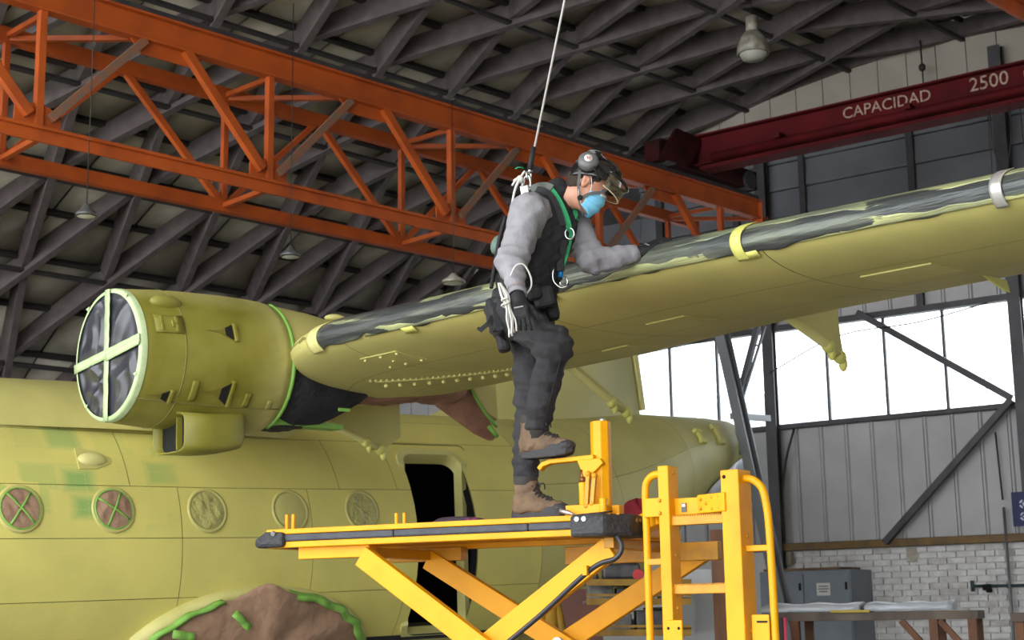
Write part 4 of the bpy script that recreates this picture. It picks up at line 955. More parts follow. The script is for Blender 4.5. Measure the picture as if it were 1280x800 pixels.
for (s0, z0, s1, z1) in ((-.335, 2.10, -.322, 2.25), (-.305, 2.11, -.29, 2.24)):
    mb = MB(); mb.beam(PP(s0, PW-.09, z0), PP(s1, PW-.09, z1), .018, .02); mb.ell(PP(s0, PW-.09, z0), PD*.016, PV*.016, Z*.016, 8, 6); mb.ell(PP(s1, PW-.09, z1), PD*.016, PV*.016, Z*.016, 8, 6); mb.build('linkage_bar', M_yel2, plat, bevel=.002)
mb = MB(); mb.obox(PP(-.345, PW-.05, 2.075), PD*.095, PV*.05, Z*.032); mb.prism([PP(-.62, PW-.08, 2.095), PP(-.43, PW-.08, 2.085), PP(-.43, PW-.08, 2.045), PP(-.50, PW-.08, 2.05), PP(-.53, PW-.08, 2.08)], PV*.06); mb.obox(PP(-.56, PW-.05, 2.098), PD*.11, PV*.02, Z*.006); mb.build('pedal_base', M_yel, plat, bevel=.003)
mb = MB(); mb.cyl(PP(-.235, PW-.12, 2.045), PP(-.235, PW-.12, 2.13), .019, n=12); mb.obox(PP(-.235, PW-.12, 2.05), PD*.04, PV*.03, Z*.006); mb.build('stop_pin', M_yel, plat, bevel=.003)
mb = MB(); mb.tube([PP(-.45, PW-.14, 2.082), PP(-.41, PW-.14, 2.070), PP(-.37, PW-.14, 2.056)], [.011, .012, .006], 8); mb.build('release_lever', M_zinc, plat)
mb = MB(); mb.obox(PP(-.222, PW+.02, 2.075), PD*.02, PV*.03, Z*.03); mb.build('pedal_base', M_yel, plat, bevel=.004)
# entry ladder with its two posts, rungs, hand rails
L1 = at(838, 690, 6.84); L1[2] = 0; L2 = at(923.5, 690, 6.64); L2[2] = 0; LD = nrm(L2-L1); LV = V(-LD[1], LD[0], 0)
def LP(base, a, b, z): return base+LD*a+LV*b+Z*z
z1p, z2p = at(835, 583, 6.84)[2], at(923, 588, 6.64)[2]
mb = MB(); mb.obox(LP(L1, 0, 0, (z1p+.15)/2), LD*.027, LV*.045, Z*(z1p-.15)/2); p1 = mb.build('ladder_post', M_yel, plat, bevel=.005)
mb = MB(); mb.obox(LP(L2, 0, 0, (z2p+.15)/2), LD*.044, LV*.060, Z*(z2p-.15)/2); p2 = mb.build('ladder_post', M_yel, plat, bevel=.006)
for base, zs, px_, wx_, par in ((L1, (z1p-.03, 1.85, 1.62), -.048, .027, p1), (L2, (z2p-.035, 1.92, 1.52), -.063, .044, p2)):
    for zz in zs:
        mb = MB(); mb.ell(LP(base, wx_+.001, 0, zz), LD*.006, LV*.010, Z*.010, 8, 6); mb.build('bolt', M_yel2, par)
mb = MB(); mb.ell(LP(L2, -.025, -.061, z2p-.03), LD*.009, LV*.004, Z*.009, 8, 6); mb.build('bolt', M_black, p2)
for zz in (2.00, 1.70, 1.38, 1.06, .74, .42):
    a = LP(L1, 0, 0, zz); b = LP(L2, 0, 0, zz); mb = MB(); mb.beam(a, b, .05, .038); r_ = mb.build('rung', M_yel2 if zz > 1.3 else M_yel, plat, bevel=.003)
    if zz > 1.3:
        mb = MB(); n_ = 26
        for k in range(n_): q = a+(b-a)*(.10+.78*k/(n_-1)); mb.obox(q-LV*.02+Z*.021, LD*.0028, LV*.006, Z*.004)
        tag(mb.build('rung_teeth', M_yel2, r_), kind='stuff')
zb_ = 2.065
pb('entry_beam', M_yel, (LP(L1, -.12, .03, zb_), LP(L2, .0, .03, zb_), .045, .075)); pb('entry_beam', M_yel, (PP(SC, .30, 2.0), LP(L1, -.06, .03, zb_-.03), .05, .085))
mb = MB(); mb.beam(LP(L2, -.19, .0, zb_+.004), LP(L2, -.02, -.064, zb_+.004), .014, .082); sp_ = mb.build('splice_plate', M_yel, plat, bevel=.004)
for (a, z) in ((-.17, .02), (-.17, -.02), (-.135, .0), (-.10, .025), (-.10, -.025), (-.06, .025), (-.06, -.025)):
    q = LP(L2, a, -.012+(a+.19)/.17*-.052, zb_+.004+z); mb = MB(); mb.ell(q, LD*.008, LV*.007, Z*.008, 8, 6); mb.build('bolt', M_yel2, sp_)
mb = MB(); mb.obox(LP(L1, .075, .005, zb_-.005), LD*.012, LV*.003, Z*.020); dp = mb.build('data_plate', mat('small_data_plate', lin(70, 68, 60), .4), plat)
mb = MB(); mb.obox(LP(L1, .075, .001, zb_+.004), LD*.009, LV*.001, Z*.007); mb.build('plate_field', mat('plate_field', lin(180, 176, 160), .4), dp)
mb = MB(); mb.obox(LP(L1, -.06, -.03, zb_), LD*.05, LV*.006, Z*.042); fp_ = mb.build('fixing_plate', M_yel, plat, bevel=.003)
for z in (-.028, .028): mb = MB(); mb.ell(LP(L1, -.02, -.048, zb_+z), LD*.009, LV*.007, Z*.009, 8, 6); mb.build('bolt', M_yel2, fp_)
# hand rails: flattened tubes
def rail(nm, pts, w=.034):
    mb = MB(); mb.tube(cat_rom(pts, 7), w/2, 10); return mb.build(nm, M_yel, plat)
zt = z1p-.035
rail('hand_rail', [LP(L1, -.02, -.01, zt), LP(L1, -.065, -.01, zt), LP(L1, -.10, -.01, zt-.025), LP(L1, -.113, -.01, zt-.08), LP(L1, -.113, -.01, 1.9), LP(L1, -.113, -.01, 1.2), LP(L1, -.113, -.01, .9)])
pb('rail_bracket', M_yel2, (LP(L1, -.113, -.01, 1.825), LP(L1, 0, -.01, 1.825), .03, .028)); pb('rail_bracket', M_yel2, (LP(L1, -.113, -.01, .95), LP(L1, 0, -.01, .95), .03, .028))
zt2 = z2p-.035
rail('hand_rail', [LP(L2, .03, .0, zt2), LP(L2, .085, .0, zt2-.012), LP(L2, .125, .0, zt2-.05), LP(L2, .140, .0, zt2-.11), LP(L2, .150, .0, 1.95), LP(L2, .155, .0, 1.60), LP(L2, .155, 0, 1.0)])
pb('rail_bracket', M_yel, (LP(L2, .03, .0, 1.867), LP(L2, .152, .0, 1.867), .03, .026)); pb('rail_bracket', M_yel, (LP(L2, .03, .0, 1.05), LP(L2, .152, .0, 1.05), .03, .026))
zq = at(958, 768, 6.6)[2]
mb = MB(); mb.obox(LP(L2, .10, -.02, zq-.2), LD*.042, LV*.006, Z*.2); o = mb.build('guard_plate', M_yel, plat, bevel=.008); mb = MB(); mb.obox(LP(L2, .11, -.028, zq-.03), LD*.024, LV*.002, Z*.004); mb.build('slot', M_black, o)
zq = at(852, 775, 6.75)[2]
mb = MB(); mb.obox(LP(L1, .038, -.055, zq-.2), LD*.042, LV*.006, Z*.2); o = mb.build('guard_plate', M_yel, plat, bevel=.012)
for a in (.012, .064): mb = MB(); mb.ell(LP(L1, a, -.062, zq-.035), LD*.007, LV*.003, Z*.007, 8, 6); mb.build('bolt', M_black, o)
# red rag on the deck
M_rag = mat('dark_red_rag', lin(128, 18, 38), .85, col2=lin(100, 14, 30), scale=10, bump=.5, bscale=30)
mb = MB(); c_ = PP(-.215, .50, 2.047)
P_ = []
for i, v in enumerate(np.linspace(0, PI/2, 9)):
    r_ = []
    for k in range(26):
        a = 2*PI*k/26; w_ = 1+.18*math.sin(3*a+1)+.12*math.sin(7*a+v*4); r_.append(c_+PD*(.12*math.cos(a)*math.cos(v)*w_)+PV*(.09*math.sin(a)*math.cos(v)*w_)+Z*max(.001, (.085*math.sin(v)*(1+.25*math.sin(4*a+2)))))
    P_.append(r_)
mb.grid(P_, closed_v=True); solo(mb, 'cleaning_rag', M_rag, 'crumpled dark red rag on the platform beside the yellow locking post', 'rag')
# folded dark strap lying on the deck in front of the door
M_strapd = mat('dark_webbing', lin(44, 30, 44), .8, col2=lin(110, 40, 80), scale=18, thr=(.5, .6))
mb = MB(); pts = [PP(-1.42, .60, 2.069), PP(-1.36, .60, 2.090), PP(-1.24, .60, 2.090), PP(-1.15, .61, 2.080), PP(-1.12, .62, 2.069)]
mb.tube(cat_rom(pts, 5), .022, 8); solo(mb, 'folded_strap', M_strapd, 'dark folded strap lying on the platform in front of the open doorway', 'strap')

# ------------------------------------------------------------------ things along the back wall
# grey electrical cabinet
cb = G(1.65, 0, .42); M_cab = mat('grey_cabinet_paint', lin(132, 140, 150), .5, col2=lin(120, 127, 137), scale=3)
cab = thing('metal_cabinet', cb, 'grey metal double cabinet with a paper notice against the white brick', 'cabinet')
zc_ = at(1040, 713, (G(1.65, 0, .75))[1])[2]
u0c, u1c = 2.1, .72
mb = MB(); mb.obox(G((u0c+u1c)/2, zc_/2, .36), W*(u0c-u1c)/2, NG*.34, Z*zc_/2); mb.build('body', M_cab, cab, bevel=.008)
for (a, b) in ((2.09, 1.42), (1.41, .73)):
    mb = MB(); mb.obox(G((a+b)/2, zc_/2, .71), W*(a-b-.012)/2, NG*.012, Z*(zc_/2-.05)); d_ = mb.build('door', M_cab, cab, bevel=.004)
    mb = MB(); mb.obox(G(b+.05, zc_-.22, .735), W*.012, NG*.012, Z*.05); mb.build('handle', M_black, d_)
mb = MB(); mb.obox(G((u0c+u1c)/2+.05, zc_+.02, .36), W*.58, NG*.33, Z*.016); mb.build('top_board', M_wood, cab)
M_papw = mat('white_notice_paper', lin(222, 218, 214), .7); M_ink = mat('grey_print', lin(120, 116, 118), .8)
mb = MB(); mb.obox(G(1.12, zc_-.26, .726), W*.10, NG*.003, Z*.085); pn = mb.build('notice', M_papw, cab)
mb = MB()
for k, w_ in enumerate((.07, .08, .06)): mb.obox(G(1.12, zc_-.22-.035*k, .7295), W*w_, NG*.0005, Z*.008)
mb.build('print', M_ink, pn)
# small box on the wall above the cabinet, paper sheet, pipe with valves, power conduit
mb = MB(); mb.obox(G(2.0, 2.34, .06), W*.10, NG*.05, Z*.09); solo(mb, 'junction_box', mat('beige_box', lin(150, 140, 122), .6), 'small beige junction box on the brick above the cabinet', 'box', bevel=.006)
mb = MB(); mb.obox(G(.12, 2.33, .012), W*.075, NG*.003, Z*.10); sh = solo(mb, 'wall_paper_sheet', mat('yellowed_paper', lin(188, 180, 164), .8, col2=lin(150, 144, 134), scale=20), 'small yellowed sheet stuck on the white brick below the rail', 'paper')
M_teal = mat('dark_teal_pipe', lin(52, 74, 76), .5)
pp = thing('air_pipe', G(-1, 1.96, .07), 'dark teal pipe with two valves along the white brick', 'pipe')
zp = at(1240, 732, G(-1, 0, .07)[1])[2]
mb = MB(); mb.tube([G(-.72, zp, .07), G(-3.2, zp-.02, .07)], .018, 8); mb.build('tube', M_teal, pp)
mb = MB(); mb.cyl(G(-.72, zp-.07, .07), G(-.72, zp+.07, .07), .025, n=10); mb.build('elbow', M_teal, pp)
mb = MB(); mb.obox(G(-.92, zp-.02, .08), W*.05, NG*.03, Z*.04); mb.cyl(G(-.92, zp-.06, .08), G(-.98, zp-.06, .12), .03, n=10); mb.build('valve', M_black, pp)
mb = MB(); mb.cyl(G(-1.2, zp-.04, .07), G(-1.2, zp+.02, .07), .018, n=8); mb.build('valve', M_teal, pp)
mb = MB(); mb.tube([G(-1.24, 0, .13), G(-1.24, 2.9, .13)], .02, 8); solo(mb, 'conduit', M_lsteel, 'grey conduit running down the wall below the blue sign', 'pipe')
mb = MB(); mb.tube([G(-1.19, 3.9, .09), G(-1.22, 3.0, .09)], .012, 6); mb.tube([G(-1.05, 5.6, .2), G(-1.16, 4.4, .2)], .006, 6); solo(mb, 'power_cable', M_chain, 'thin cable hanging beside the right column above the blue sign', 'cable')
# blue sign with white round emblems
M_blue = mat('dark_blue_sign', lin(26, 33, 84), .6)
sg = thing('blue_sign', G(-1.45, 2.62, .26), 'dark blue sign with round white emblems on the right column', 'sign')
zs0, zs1 = at(1272, 658, G(-1.45, 0, .27)[1])[2], at(1272, 615, G(-1.45, 0, .27)[1])[2]
us0 = -1.40; us1 = -1.81
mb = MB(); mb.prism([G(us0, zs0, .26), G(us1, zs0, .26), G(us1, zs1, .26), G(us0, zs1, .26)], NG*.015); mb.build('panel', M_blue, sg)
M_wp = mat('sign_white', lin(200, 204, 222), .6)
for k in (0, 1):
    zc2 = zs1-(zs1-zs0)*(.36+.36*k); r_ = .058
    for j in range(4):
        mb = MB(); mb.lathe(G(us0-.155, zc2, .276), NG, [(0, r_*.62), (.003, r_*.62), (.003, r_), (0, r_)], 6, xdir=W, a0=j*PI/2+.25, a1=j*PI/2+1.3); mb.build('emblem', M_wp, sg)
    mb = MB(); mb.obox(G(us0-.155, zc2, .277), W*.022, NG*.001, Z*.010) if k else mb.obox(G(us0-.155, zc2, .277), W*.012, NG*.001, Z*.022); mb.build('emblem', M_wp, sg)
# cables draped in front of the window and beside the column
for pts, lab in (([G(2.0, 5.02, .3), G(.9, 4.98+.45, .3), G(-.3, 5.48, .3), G(-1.3, 5.62, .3)], 'thin dark cable sagging across the wide window'), ([G(5.4, 5.43, .3), G(4.2, 5.55, .3), G(3.0, 5.62, .3), G(2.3, 5.64, .3)], 'thin dark cable sagging across the window above the tail cone')):
    mb = MB(); mb.tube(cat_rom(pts, 8), .010, 6); solo(mb, 'slack_cable', M_chain, lab, 'cable', 'slack cables across the windows')
mb = MB(); mb.tube(cat_rom([G(1.75, 4.2, .1), G(1.9, 3.7, .14), G(1.98, 3.2, .14), G(1.98, 2.6, .14)], 8), .018, 6); solo(mb, 'wall_cable', M_chain, 'dark cable hanging down the cladding beside the left column', 'cable')
# timber trestle bench with wrapped sheets
M_tim = mat('weathered_timber', lin(112, 100, 90), .8, col2=lin(84, 74, 68), scale=4, stretch=(1, 1, .3)); M_tim2 = mat('reddish_timber', lin(124, 84, 58), .75, col2=lin(98, 66, 48), scale=5)
b0 = at(962, 766, 13.2); b1 = at(1222, 765, 12.6); zt_ = (b0[2]+b1[2])/2; b0[2] = b1[2] = zt_; bd = nrm(b1-b0); bv = V(-bd[1], bd[0], 0)
ben = thing('trestle_bench', V(b0[0], b0[1], 0), 'long timber trestle bench carrying pale sheets in front of the cabinet', 'bench')
for k in range(4):
    mb = MB(); mb.obox((b0+b1)/2+bv*(.11+.2*k)+V(0, 0, -.03), bd*np.linalg.norm(b1-b0)/2, bv*.095, Z*.035); mb.build('plank', M_tim, ben, bevel=.004)
for t in (.12, .79, .97):
    for w in (.06, .72):
        q = b0+(b1-b0)*t+bv*w; mb = MB(); mb.beam(q-Z*.06, V(q[0], q[1], 0), .09, .07, bd); mb.build('leg', M_tim2, ben, bevel=.004)
for t, s_ in ((.79, -1), (.97, -1)):
    q = b0+(b1-b0)*t+bv*.06; mb = MB(); mb.beam(q-Z*.38, q+bd*s_*.26-Z*.07, .05, .07, bv); mb.build('brace', M_tim2, ben, bevel=.003)
mb = MB(); mb.beam(b0+(b1-b0)*.79+bv*.06-Z*.32, b0+(b1-b0)*.97+bv*.06-Z*.34, .04, .07); mb.build('brace', M_tim2, ben)
M_wrap = mat('pale_wrapped_sheet', lin(208, 214, 222), .35, col2=lin(176, 182, 190), scale=8, bump=.4, bscale=20, stretch=(.3, .3, 3))
for (t0, t1, w, lab) in ((-.05, .44, .05, 'left pale wrapped sheet lying on the timber bench'), (.455, .88, .12, 'right pale wrapped sheet lying on the timber bench')):
    mb = MB(); a = b0+(b1-b0)*t0; b = b0+(b1-b0)*t1; P_ = []
    for i in range(12):
        q = a+(b-a)*i/11; z_ = zt_+.008; P_.append([q+bv*w+Z*(.012), q+bv*(w+.01)+Z*(.055+.008*math.sin(i*1.9)), q+bv*(w+.3)+Z*(.085+.008*math.sin(i*1.3)), q+bv*(w+.55)+Z*.075, q+bv*(w+.56)+Z*.012])
    mb.grid(P_, closed_v=True); n_ = 5; mb.f += [tuple(range(5)), tuple(mb.n-5+i for i in range(5))[::-1]]; mb.sm += [False]*2
    solo(mb, 'wrapped_sheet', M_wrap, lab, 'sheet', 'wrapped sheets on the timber bench')
M_gry = mat('yellow_strip', lin(176, 152, 48), .6)
mb = MB(); q = b0+(b1-b0)*.40; mb.obox(q+bv*-.005+Z*.012, bd*.16, bv*.02, Z*.010); solo(mb, 'yellow_batten', M_gry, 'short yellow batten on the front edge of the timber bench', 'batten')
c0 = at(1263, 768, 12.4); c1 = at(1330, 766, 12.2); c0[2] = c1[2]
tb = thing('timber_trestle', V(c0[0], c0[1], 0), 'second timber trestle cut off by the right edge of the picture', 'trestle')
cd = nrm(c1-c0); cv = V(-cd[1], cd[0], 0)
mb = MB(); mb.obox((c0+c1)/2+cv*.2-Z*.03, (c1-c0)/2, cv*.22, Z*.035); mb.build('top_plank', M_tim, tb, bevel=.004)
for (t, w) in ((.14, .05), (.14, .38), (.86, .05), (.86, .38)):
    q = c0+(c1-c0)*t+cv*w; mb = MB(); mb.beam(q-Z*.06, V(q[0], q[1], 0), .06, .07, cd); mb.build('leg', M_tim2, tb, bevel=.003)
q = c0+(c1-c0)*.14+cv*.04; mb = MB(); mb.beam(q-Z*.30, q+cd*.24-Z*.07, .04, .06, cv); mb.build('brace', M_tim2, tb)
# dark cloth with a pink edge hung on the bench end
q = at(970, 772, 12.9); mb = MB(); P_ = [[q+bd*(.13*(i/5-.5))+Z*(-.6*j/5)-bv*(.02+.006*math.sin(i*2)) for i in range(6)] for j in range(6)]
q0 = P_[0][5]
for r in P_: pass
M_dk = mat('dark_grey_cloth', lin(70, 66, 64), .9); M_pink = mat('pink_ribbon', lin(214, 70, 100), .7)
hc = thing('hanging_cloth', V(q[0], q[1], q[2]-.6), 'dark cloth with a pink edge hanging from the bench beside the ladder', 'cloth')
mb.grid(P_); mb.build('cloth', M_dk, hc, solid=.006)
mb = MB(); mb.grid([[r[5]-bv*.008, r[5]+bd*.025-bv*.008] for r in P_]); mb.build('edge', M_pink, hc, solid=.004)
# brown board and white panels leaning behind the ladder
def board(px0, px1, pyt, D, m, nm, lab, cat_, th=.03, lean=.15):
    a = at(px0, pyt, D); b = at(px1, pyt, D-.05); h = min(a[2], b[2]); mb = MB()
    a0, b0_ = V(a[0], a[1]-lean, 0), V(b[0], b[1]-lean, 0); a1, b1_ = V(a[0], a[1], h), V(b[0], b[1], h); n_ = nrm(np.cross(b0_-a0, a1-a0))
    mb.prism([a0, b0_, b1_, a1], n_*th); return solo(mb, nm, m, lab, cat_, 'boards and panels behind the platform')
M_brd = mat('brown_plywood', lin(126, 84, 56), .7, col2=lin(104, 68, 46), scale=4, stretch=(3, 3, .4)); M_rbrd = mat('red_brown_panel', lin(96, 52, 36), .7, col2=lin(80, 44, 32), scale=4); M_wbrd = mat('white_panel', lin(176, 178, 182), .6)
board(888, 914, 662, 12.6, M_brd, 'plywood_board', 'tall brown plywood board standing behind the yellow ladder', 'board')
board(698, 752, 736, 13.2, M_rbrd, 'brown_panel', 'red brown panel standing low behind the scissor arms', 'panel')
board(868, 890, 712, 12.9, M_wbrd, 'white_panel', 'narrow white panel standing left of the plywood board', 'panel'); board(848, 872, 700, 13.2, M_wbrd, 'white_panel', 'grey white panel behind the ladder, left of the narrow one', 'panel')
# second yellow stand, with shelves of bits, far behind the scissor arms
st = at(760, 800, 12.0); st[2] = 0
ys = thing('shelf_trolley', st, 'dull yellow shelf trolley loaded with parts far behind the scissor arms', 'trolley')
def T_(px, py, d=12.0): return at(px, py, d)
M_yel3 = mat('dull_yellow_frame', lin(150, 112, 14), .6, col2=lin(110, 82, 20), scale=6)
def tb_(nm, a, b, w=.05, h=.05, m=M_yel3): mb = MB(); mb.beam(a, b, w, h); return mb.build(nm, m, ys)
for px in (736, 862):
    for d in (12.0, 12.7): a = T_(px, 728, d); a[2] = T_(px, 728, 12)[2]; tb_('upright', a, V(a[0], a[1], 0))
for py in (728, 752, 791):
    tb_('shelf_rail', T_(733, py), T_(864, py)); tb_('shelf_rail', T_(733, py, 12.7)*V(1, 1, 0)+V(0, 0, T_(733, py)[2]), T_(864, py, 12.7)*V(1, 1, 0)+V(0, 0, T_(733, py)[2]))
    a, b = T_(733, py), T_(864, py); mb = MB(); mb.obox((a+b)/2+V(0, .35, .0), (b-a)/2, V(0, .34, 0), Z*.012); mb.build('shelf', M_lsteel, ys)
    if py > 730: tb_('shelf_rail', a+Z*.05, b+Z*.05, .02, .02)
M_dark = mat('dark_machine', lin(38, 36, 38), .5, col2=lin(70, 68, 70), scale=12); M_redm = mat('red_plastic', lin(180, 40, 44), .4); M_gr = mat('grey_parts', lin(120, 118, 112), .6, col2=lin(80, 80, 78), scale=9)
zt3 = T_(760, 728)[2]+.03
it = T_(776, 716, 12.3)
en = thing('toolbox', V(it[0], it[1], zt3), 'dark machine part with a red cap on top of the far yellow trolley', 'machine')
mb = MB(); mb.box((it[0], it[1], zt3+.06), (.30, .2, .12)); mb.build('body', M_dark, en, bevel=.02)
mb = MB(); mb.tube(cat_rom([V(it[0]-.2, it[1]-.05, zt3+.0), V(it[0]-.22, it[1]-.05, zt3+.1), V(it[0]-.1, it[1]-.08, zt3+.16), V(it[0]+.12, it[1]-.08, zt3+.12)], 6), .025, 8); mb.build('hose', M_dark, en)
mb = MB(); mb.cyl(V(it[0]+.13, it[1]-.12, zt3+.03), V(it[0]+.13, it[1]-.05, zt3+.03), .045, n=12); mb.build('cap', M_redm, en)
for k, (px, py, w, h, m, lab) in enumerate(((750, 752, .2, .12, M_gr, 'grey part on the left of the trolley middle shelf'), (790, 752, .26, .10, M_dark, 'dark part in the middle of the trolley middle shelf'), (838, 752, .18, .14, M_gr, 'grey part on the right of the trolley middle shelf'), (765, 791, .3, .13, M_gr, 'grey tray on the left of the trolley low shelf'), (815, 791, .26, .16, M_dark, 'dark box on the right of the trolley low shelf'))):
    q = T_(px, py, 12.3); zz = T_(px, py)[2]+.013; mb = MB(); mb.box((q[0], q[1], zz+h/2), (w, .3, h)); mb.box((q[0]+.02, q[1], zz+h+.01), (w*.6, .2, .02)); solo(mb, 'machine_part', m, lab, 'part', 'parts on the trolley shelves', bevel=.012)
for (p_, lab) in (((682, 800, 11.4), 'dull yellow tripod stand seen between the lower scissor arms'),):
    q = at(688, 735, 11.4); tr_ = thing('tripod_stand', V(q[0], q[1], 0), lab, 'stand')
    mb = MB(); mb.cyl(V(q[0], q[1], 0.05), V(q[0], q[1], q[2]), .06, n=12); mb.build('pole', M_yel3, tr_)
    for dx, dy in ((-.35, -.1), (.35, -.1), (0, .4)):
        mb = MB(); mb.cyl(V(q[0]+dx, q[1]+dy, 0), V(q[0]+dx*.1, q[1]+dy*.1, q[2]-.05), .03, n=8); mb.build('leg', M_yel3, tr_)
# ------------------------------------------------------------------ the worker
class SDF:
    def __init__(s, lo, hi, h):
        s.h = h; s.lo = np.asarray(lo, float); s.n = np.ceil((np.asarray(hi)-s.lo)/h).astype(int)+1
        s.D = np.full(s.n, 1.0, np.float32); s.k = .02
    def win(s, lo, hi):
        a = np.clip(np.floor((lo-s.lo)/s.h).astype(int), 0, s.n); b = np.clip(np.ceil((hi-s.lo)/s.h).astype(int)+1, 0, s.n)
        sl = tuple(slice(i, j) for i, j in zip(a, b))
        g = np.stack(np.meshgrid(*[s.lo[i]+s.h*np.arange(a[i], b[i]) for i in range(3)], indexing='ij'), -1); return sl, g
    def merge(s, sl, d, k=None, cut=False):
        k = s.k if k is None else k; e = s.D[sl]
        if cut: s.D[sl] = np.maximum(e, -d); return
        if k <= 0: s.D[sl] = np.minimum(e, d); return
        q = np.clip(k-np.abs(e-d), 0, None)/k; s.D[sl] = np.minimum(e, d)-q*q*k*.25
    def cone(s, a, b, ra, rb=None, k=None, flat=None, ff=1.0, cut=False):
        a = np.asarray(a, float); b = np.asarray(b, float); rb = ra if rb is None else rb; R = max(ra, rb)*max(1, ff)+.07
        sl, g = s.win(np.minimum(a, b)-R, np.maximum(a, b)+R)
        if g.size == 0: return s
        ab = b-a; t = np.clip(((g-a)@ab)/max(ab@ab, 1e-9), 0, 1); v = g-a-t[..., None]*ab
        if flat is not None:
            f = nrm(flat); c = v@f; v = v+f*(c*(1/ff-1))[..., None]
        s.merge(sl, (np.linalg.norm(v, axis=-1)-(ra+(rb-ra)*t)).astype(np.float32), k, cut); return s
    def ell(s, c, X, Y, Z_, k=None, cut=False):
        c = np.asarray(c, float); rr = [np.linalg.norm(q) for q in (X, Y, Z_)]; M_ = np.stack([nrm(X)/rr[0], nrm(Y)/rr[1], nrm(Z_)/rr[2]]); R = max(rr)+.07
        sl, g = s.win(c-R, c+R)
        if g.size == 0: return s
        q = np.linalg.norm((g-c)@M_.T, axis=-1); s.merge(sl, ((q-1)*min(rr)*.85+(q-1)*0).astype(np.float32), k, cut); return s
    def half(s, p, n_):          # keep the side the normal points away from
        sl, g = s.win(s.lo, s.lo+s.h*s.n); s.D = np.maximum(s.D, ((g-np.asarray(p))@nrm(n_)).astype(np.float32)); return s
    def wrinkle(s, amp, sc, seed=0, warp=None):
        sl, g = s.win(s.lo, s.lo+s.h*s.n); near = np.abs(s.D) < .04
        pts = g[near]
        if warp is not None: pts = pts*np.asarray(warp)
        s.D[near] += (amp*wav(pts, sc, seed)).astype(np.float32); return s
    def folds(s, c, d, amp, pitch, R, seed=1):       # creases across a limb, bunched round a joint
        sl, g = s.win(s.lo, s.lo+s.h*s.n); near = (np.abs(s.D) < .04) & (np.linalg.norm(g-np.asarray(c), axis=-1) < 2.2*R)
        p = g[near]; r = np.linalg.norm(p-np.asarray(c), axis=-1); ph_ = (p@nrm(d))/pitch*6.28+2.6*wav(p, 9, seed)
        s.D[near] += (amp*np.exp(-(r/R)**2)*(np.abs(np.sin(ph_*.5))*2-1)).astype(np.float32); return s
    def val(s, p):
        q = (np.asarray(p)-s.lo)/s.h; i = np.clip(np.floor(q).astype(int), 0, s.n-2); f = np.clip(q-i, 0, 1); o = 0
        for a in (0, 1):
            for b in (0, 1):
                for c in (0, 1): o += s.D[i[0]+a, i[1]+b, i[2]+c]*(f[0] if a else 1-f[0])*(f[1] if b else 1-f[1])*(f[2] if c else 1-f[2])
        return o
    def mesh(s, mb=None, keep_big=True):
        D = s.D.copy(); D[0], D[-1] = 1, 1; D[:, 0], D[:, -1] = 1, 1; D[:, :, 0], D[:, :, -1] = 1, 1
        I = D < 0; nx, ny, nz = [q-1 for q in D.shape]
        cnt = np.zeros((nx, ny, nz), np.int16); P_ = np.zeros((nx, ny, nz, 3), np.float32)
        for ax_ in range(3):
            o1, o2 = [q for q in range(3) if q != ax_]
            for da in (0, 1):
                for db in (0, 1):
                    off = [0, 0, 0]; off[o1] = da; off[o2] = db
                    s0 = tuple(slice(off[q], off[q]+(nx, ny, nz)[q]) for q in range(3)); off2 = list(off); off2[ax_] += 1
                    s1 = tuple(slice(off2[q], off2[q]+(nx, ny, nz)[q]) for q in range(3))
                    m = I[s0] != I[s1]; w = np.argwhere(m)
                    if len(w) == 0: continue
                    d0 = D[s0][m]; d1 = D[s1][m]; t = d0/(d0-d1)
                    pos = np.array(off, np.float32)[None].repeat(len(w), 0); pos[:, ax_] += t
                    cnt[m] += 1; P_[m] += pos
        act = cnt > 0; idx = -np.ones(act.shape, np.int32); w = np.argwhere(act); idx[act] = np.arange(len(w))
        vs = s.lo+s.h*(w+P_[act]/cnt[act][:, None])
        fs = []
        for ax_ in range(3):
            o1, o2 = [(1, 2), (2, 0), (0, 1)][ax_]
            a0 = [slice(None)]*3; a1 = [slice(None)]*3; a0[ax_] = slice(0, -1); a1[ax_] = slice(1, None)
            m = I[tuple(a0)] != I[tuple(a1)]; w = np.argwhere(m); ins = I[tuple(a0)][m]
            ok = (w[:, o1] > 0) & (w[:, o2] > 0) & (w[:, o1] < (nx, ny, nz)[o1]) & (w[:, o2] < (nx, ny, nz)[o2]); w = w[ok]; ins = ins[ok]
            def cell(d1, d2): q = w.copy(); q[:, o1] -= d1; q[:, o2] -= d2; return idx[q[:, 0], q[:, 1], q[:, 2]]
            F_ = np.stack([cell(1, 1), cell(0, 1), cell(0, 0), cell(1, 0)], 1); F_[~ins] = F_[~ins][:, ::-1]; fs.append(F_)
        fs = np.concatenate(fs)
        for _ in range(2):       # light smoothing
            nb = np.zeros_like(vs); ct = np.zeros(len(vs))
            for i in range(4):
                a, b = fs[:, i], fs[:, (i+1) % 4]; np.add.at(nb, a, vs[b]); np.add.at(ct, a, 1)
            vs = vs*.5+.5*nb/np.maximum(ct, 1)[:, None]
        mb = mb or MB(); return mb.add(vs, [tuple(int(i) for i in f) for f in fs], True)
def H(px, py, d): return at(px, py, d)
def project(p):
    v = np.asarray(p)-CAM; w = v@cf; return 640+FPX*(v@cR)/w, 400-FPX*(v@cU)/w
def onsdf(sd, px, py, d0=6.8, d1=7.9, lift=0.0):
    dr = cf+cR*(px-640)/FPX+cU*(400-py)/FPX; dr = dr/dr[1]
    y = d0
    while y < d1:
        if sd.val(CAM+dr*y) < 0: break
        y += .004
    return CAM+dr*(y-lift)

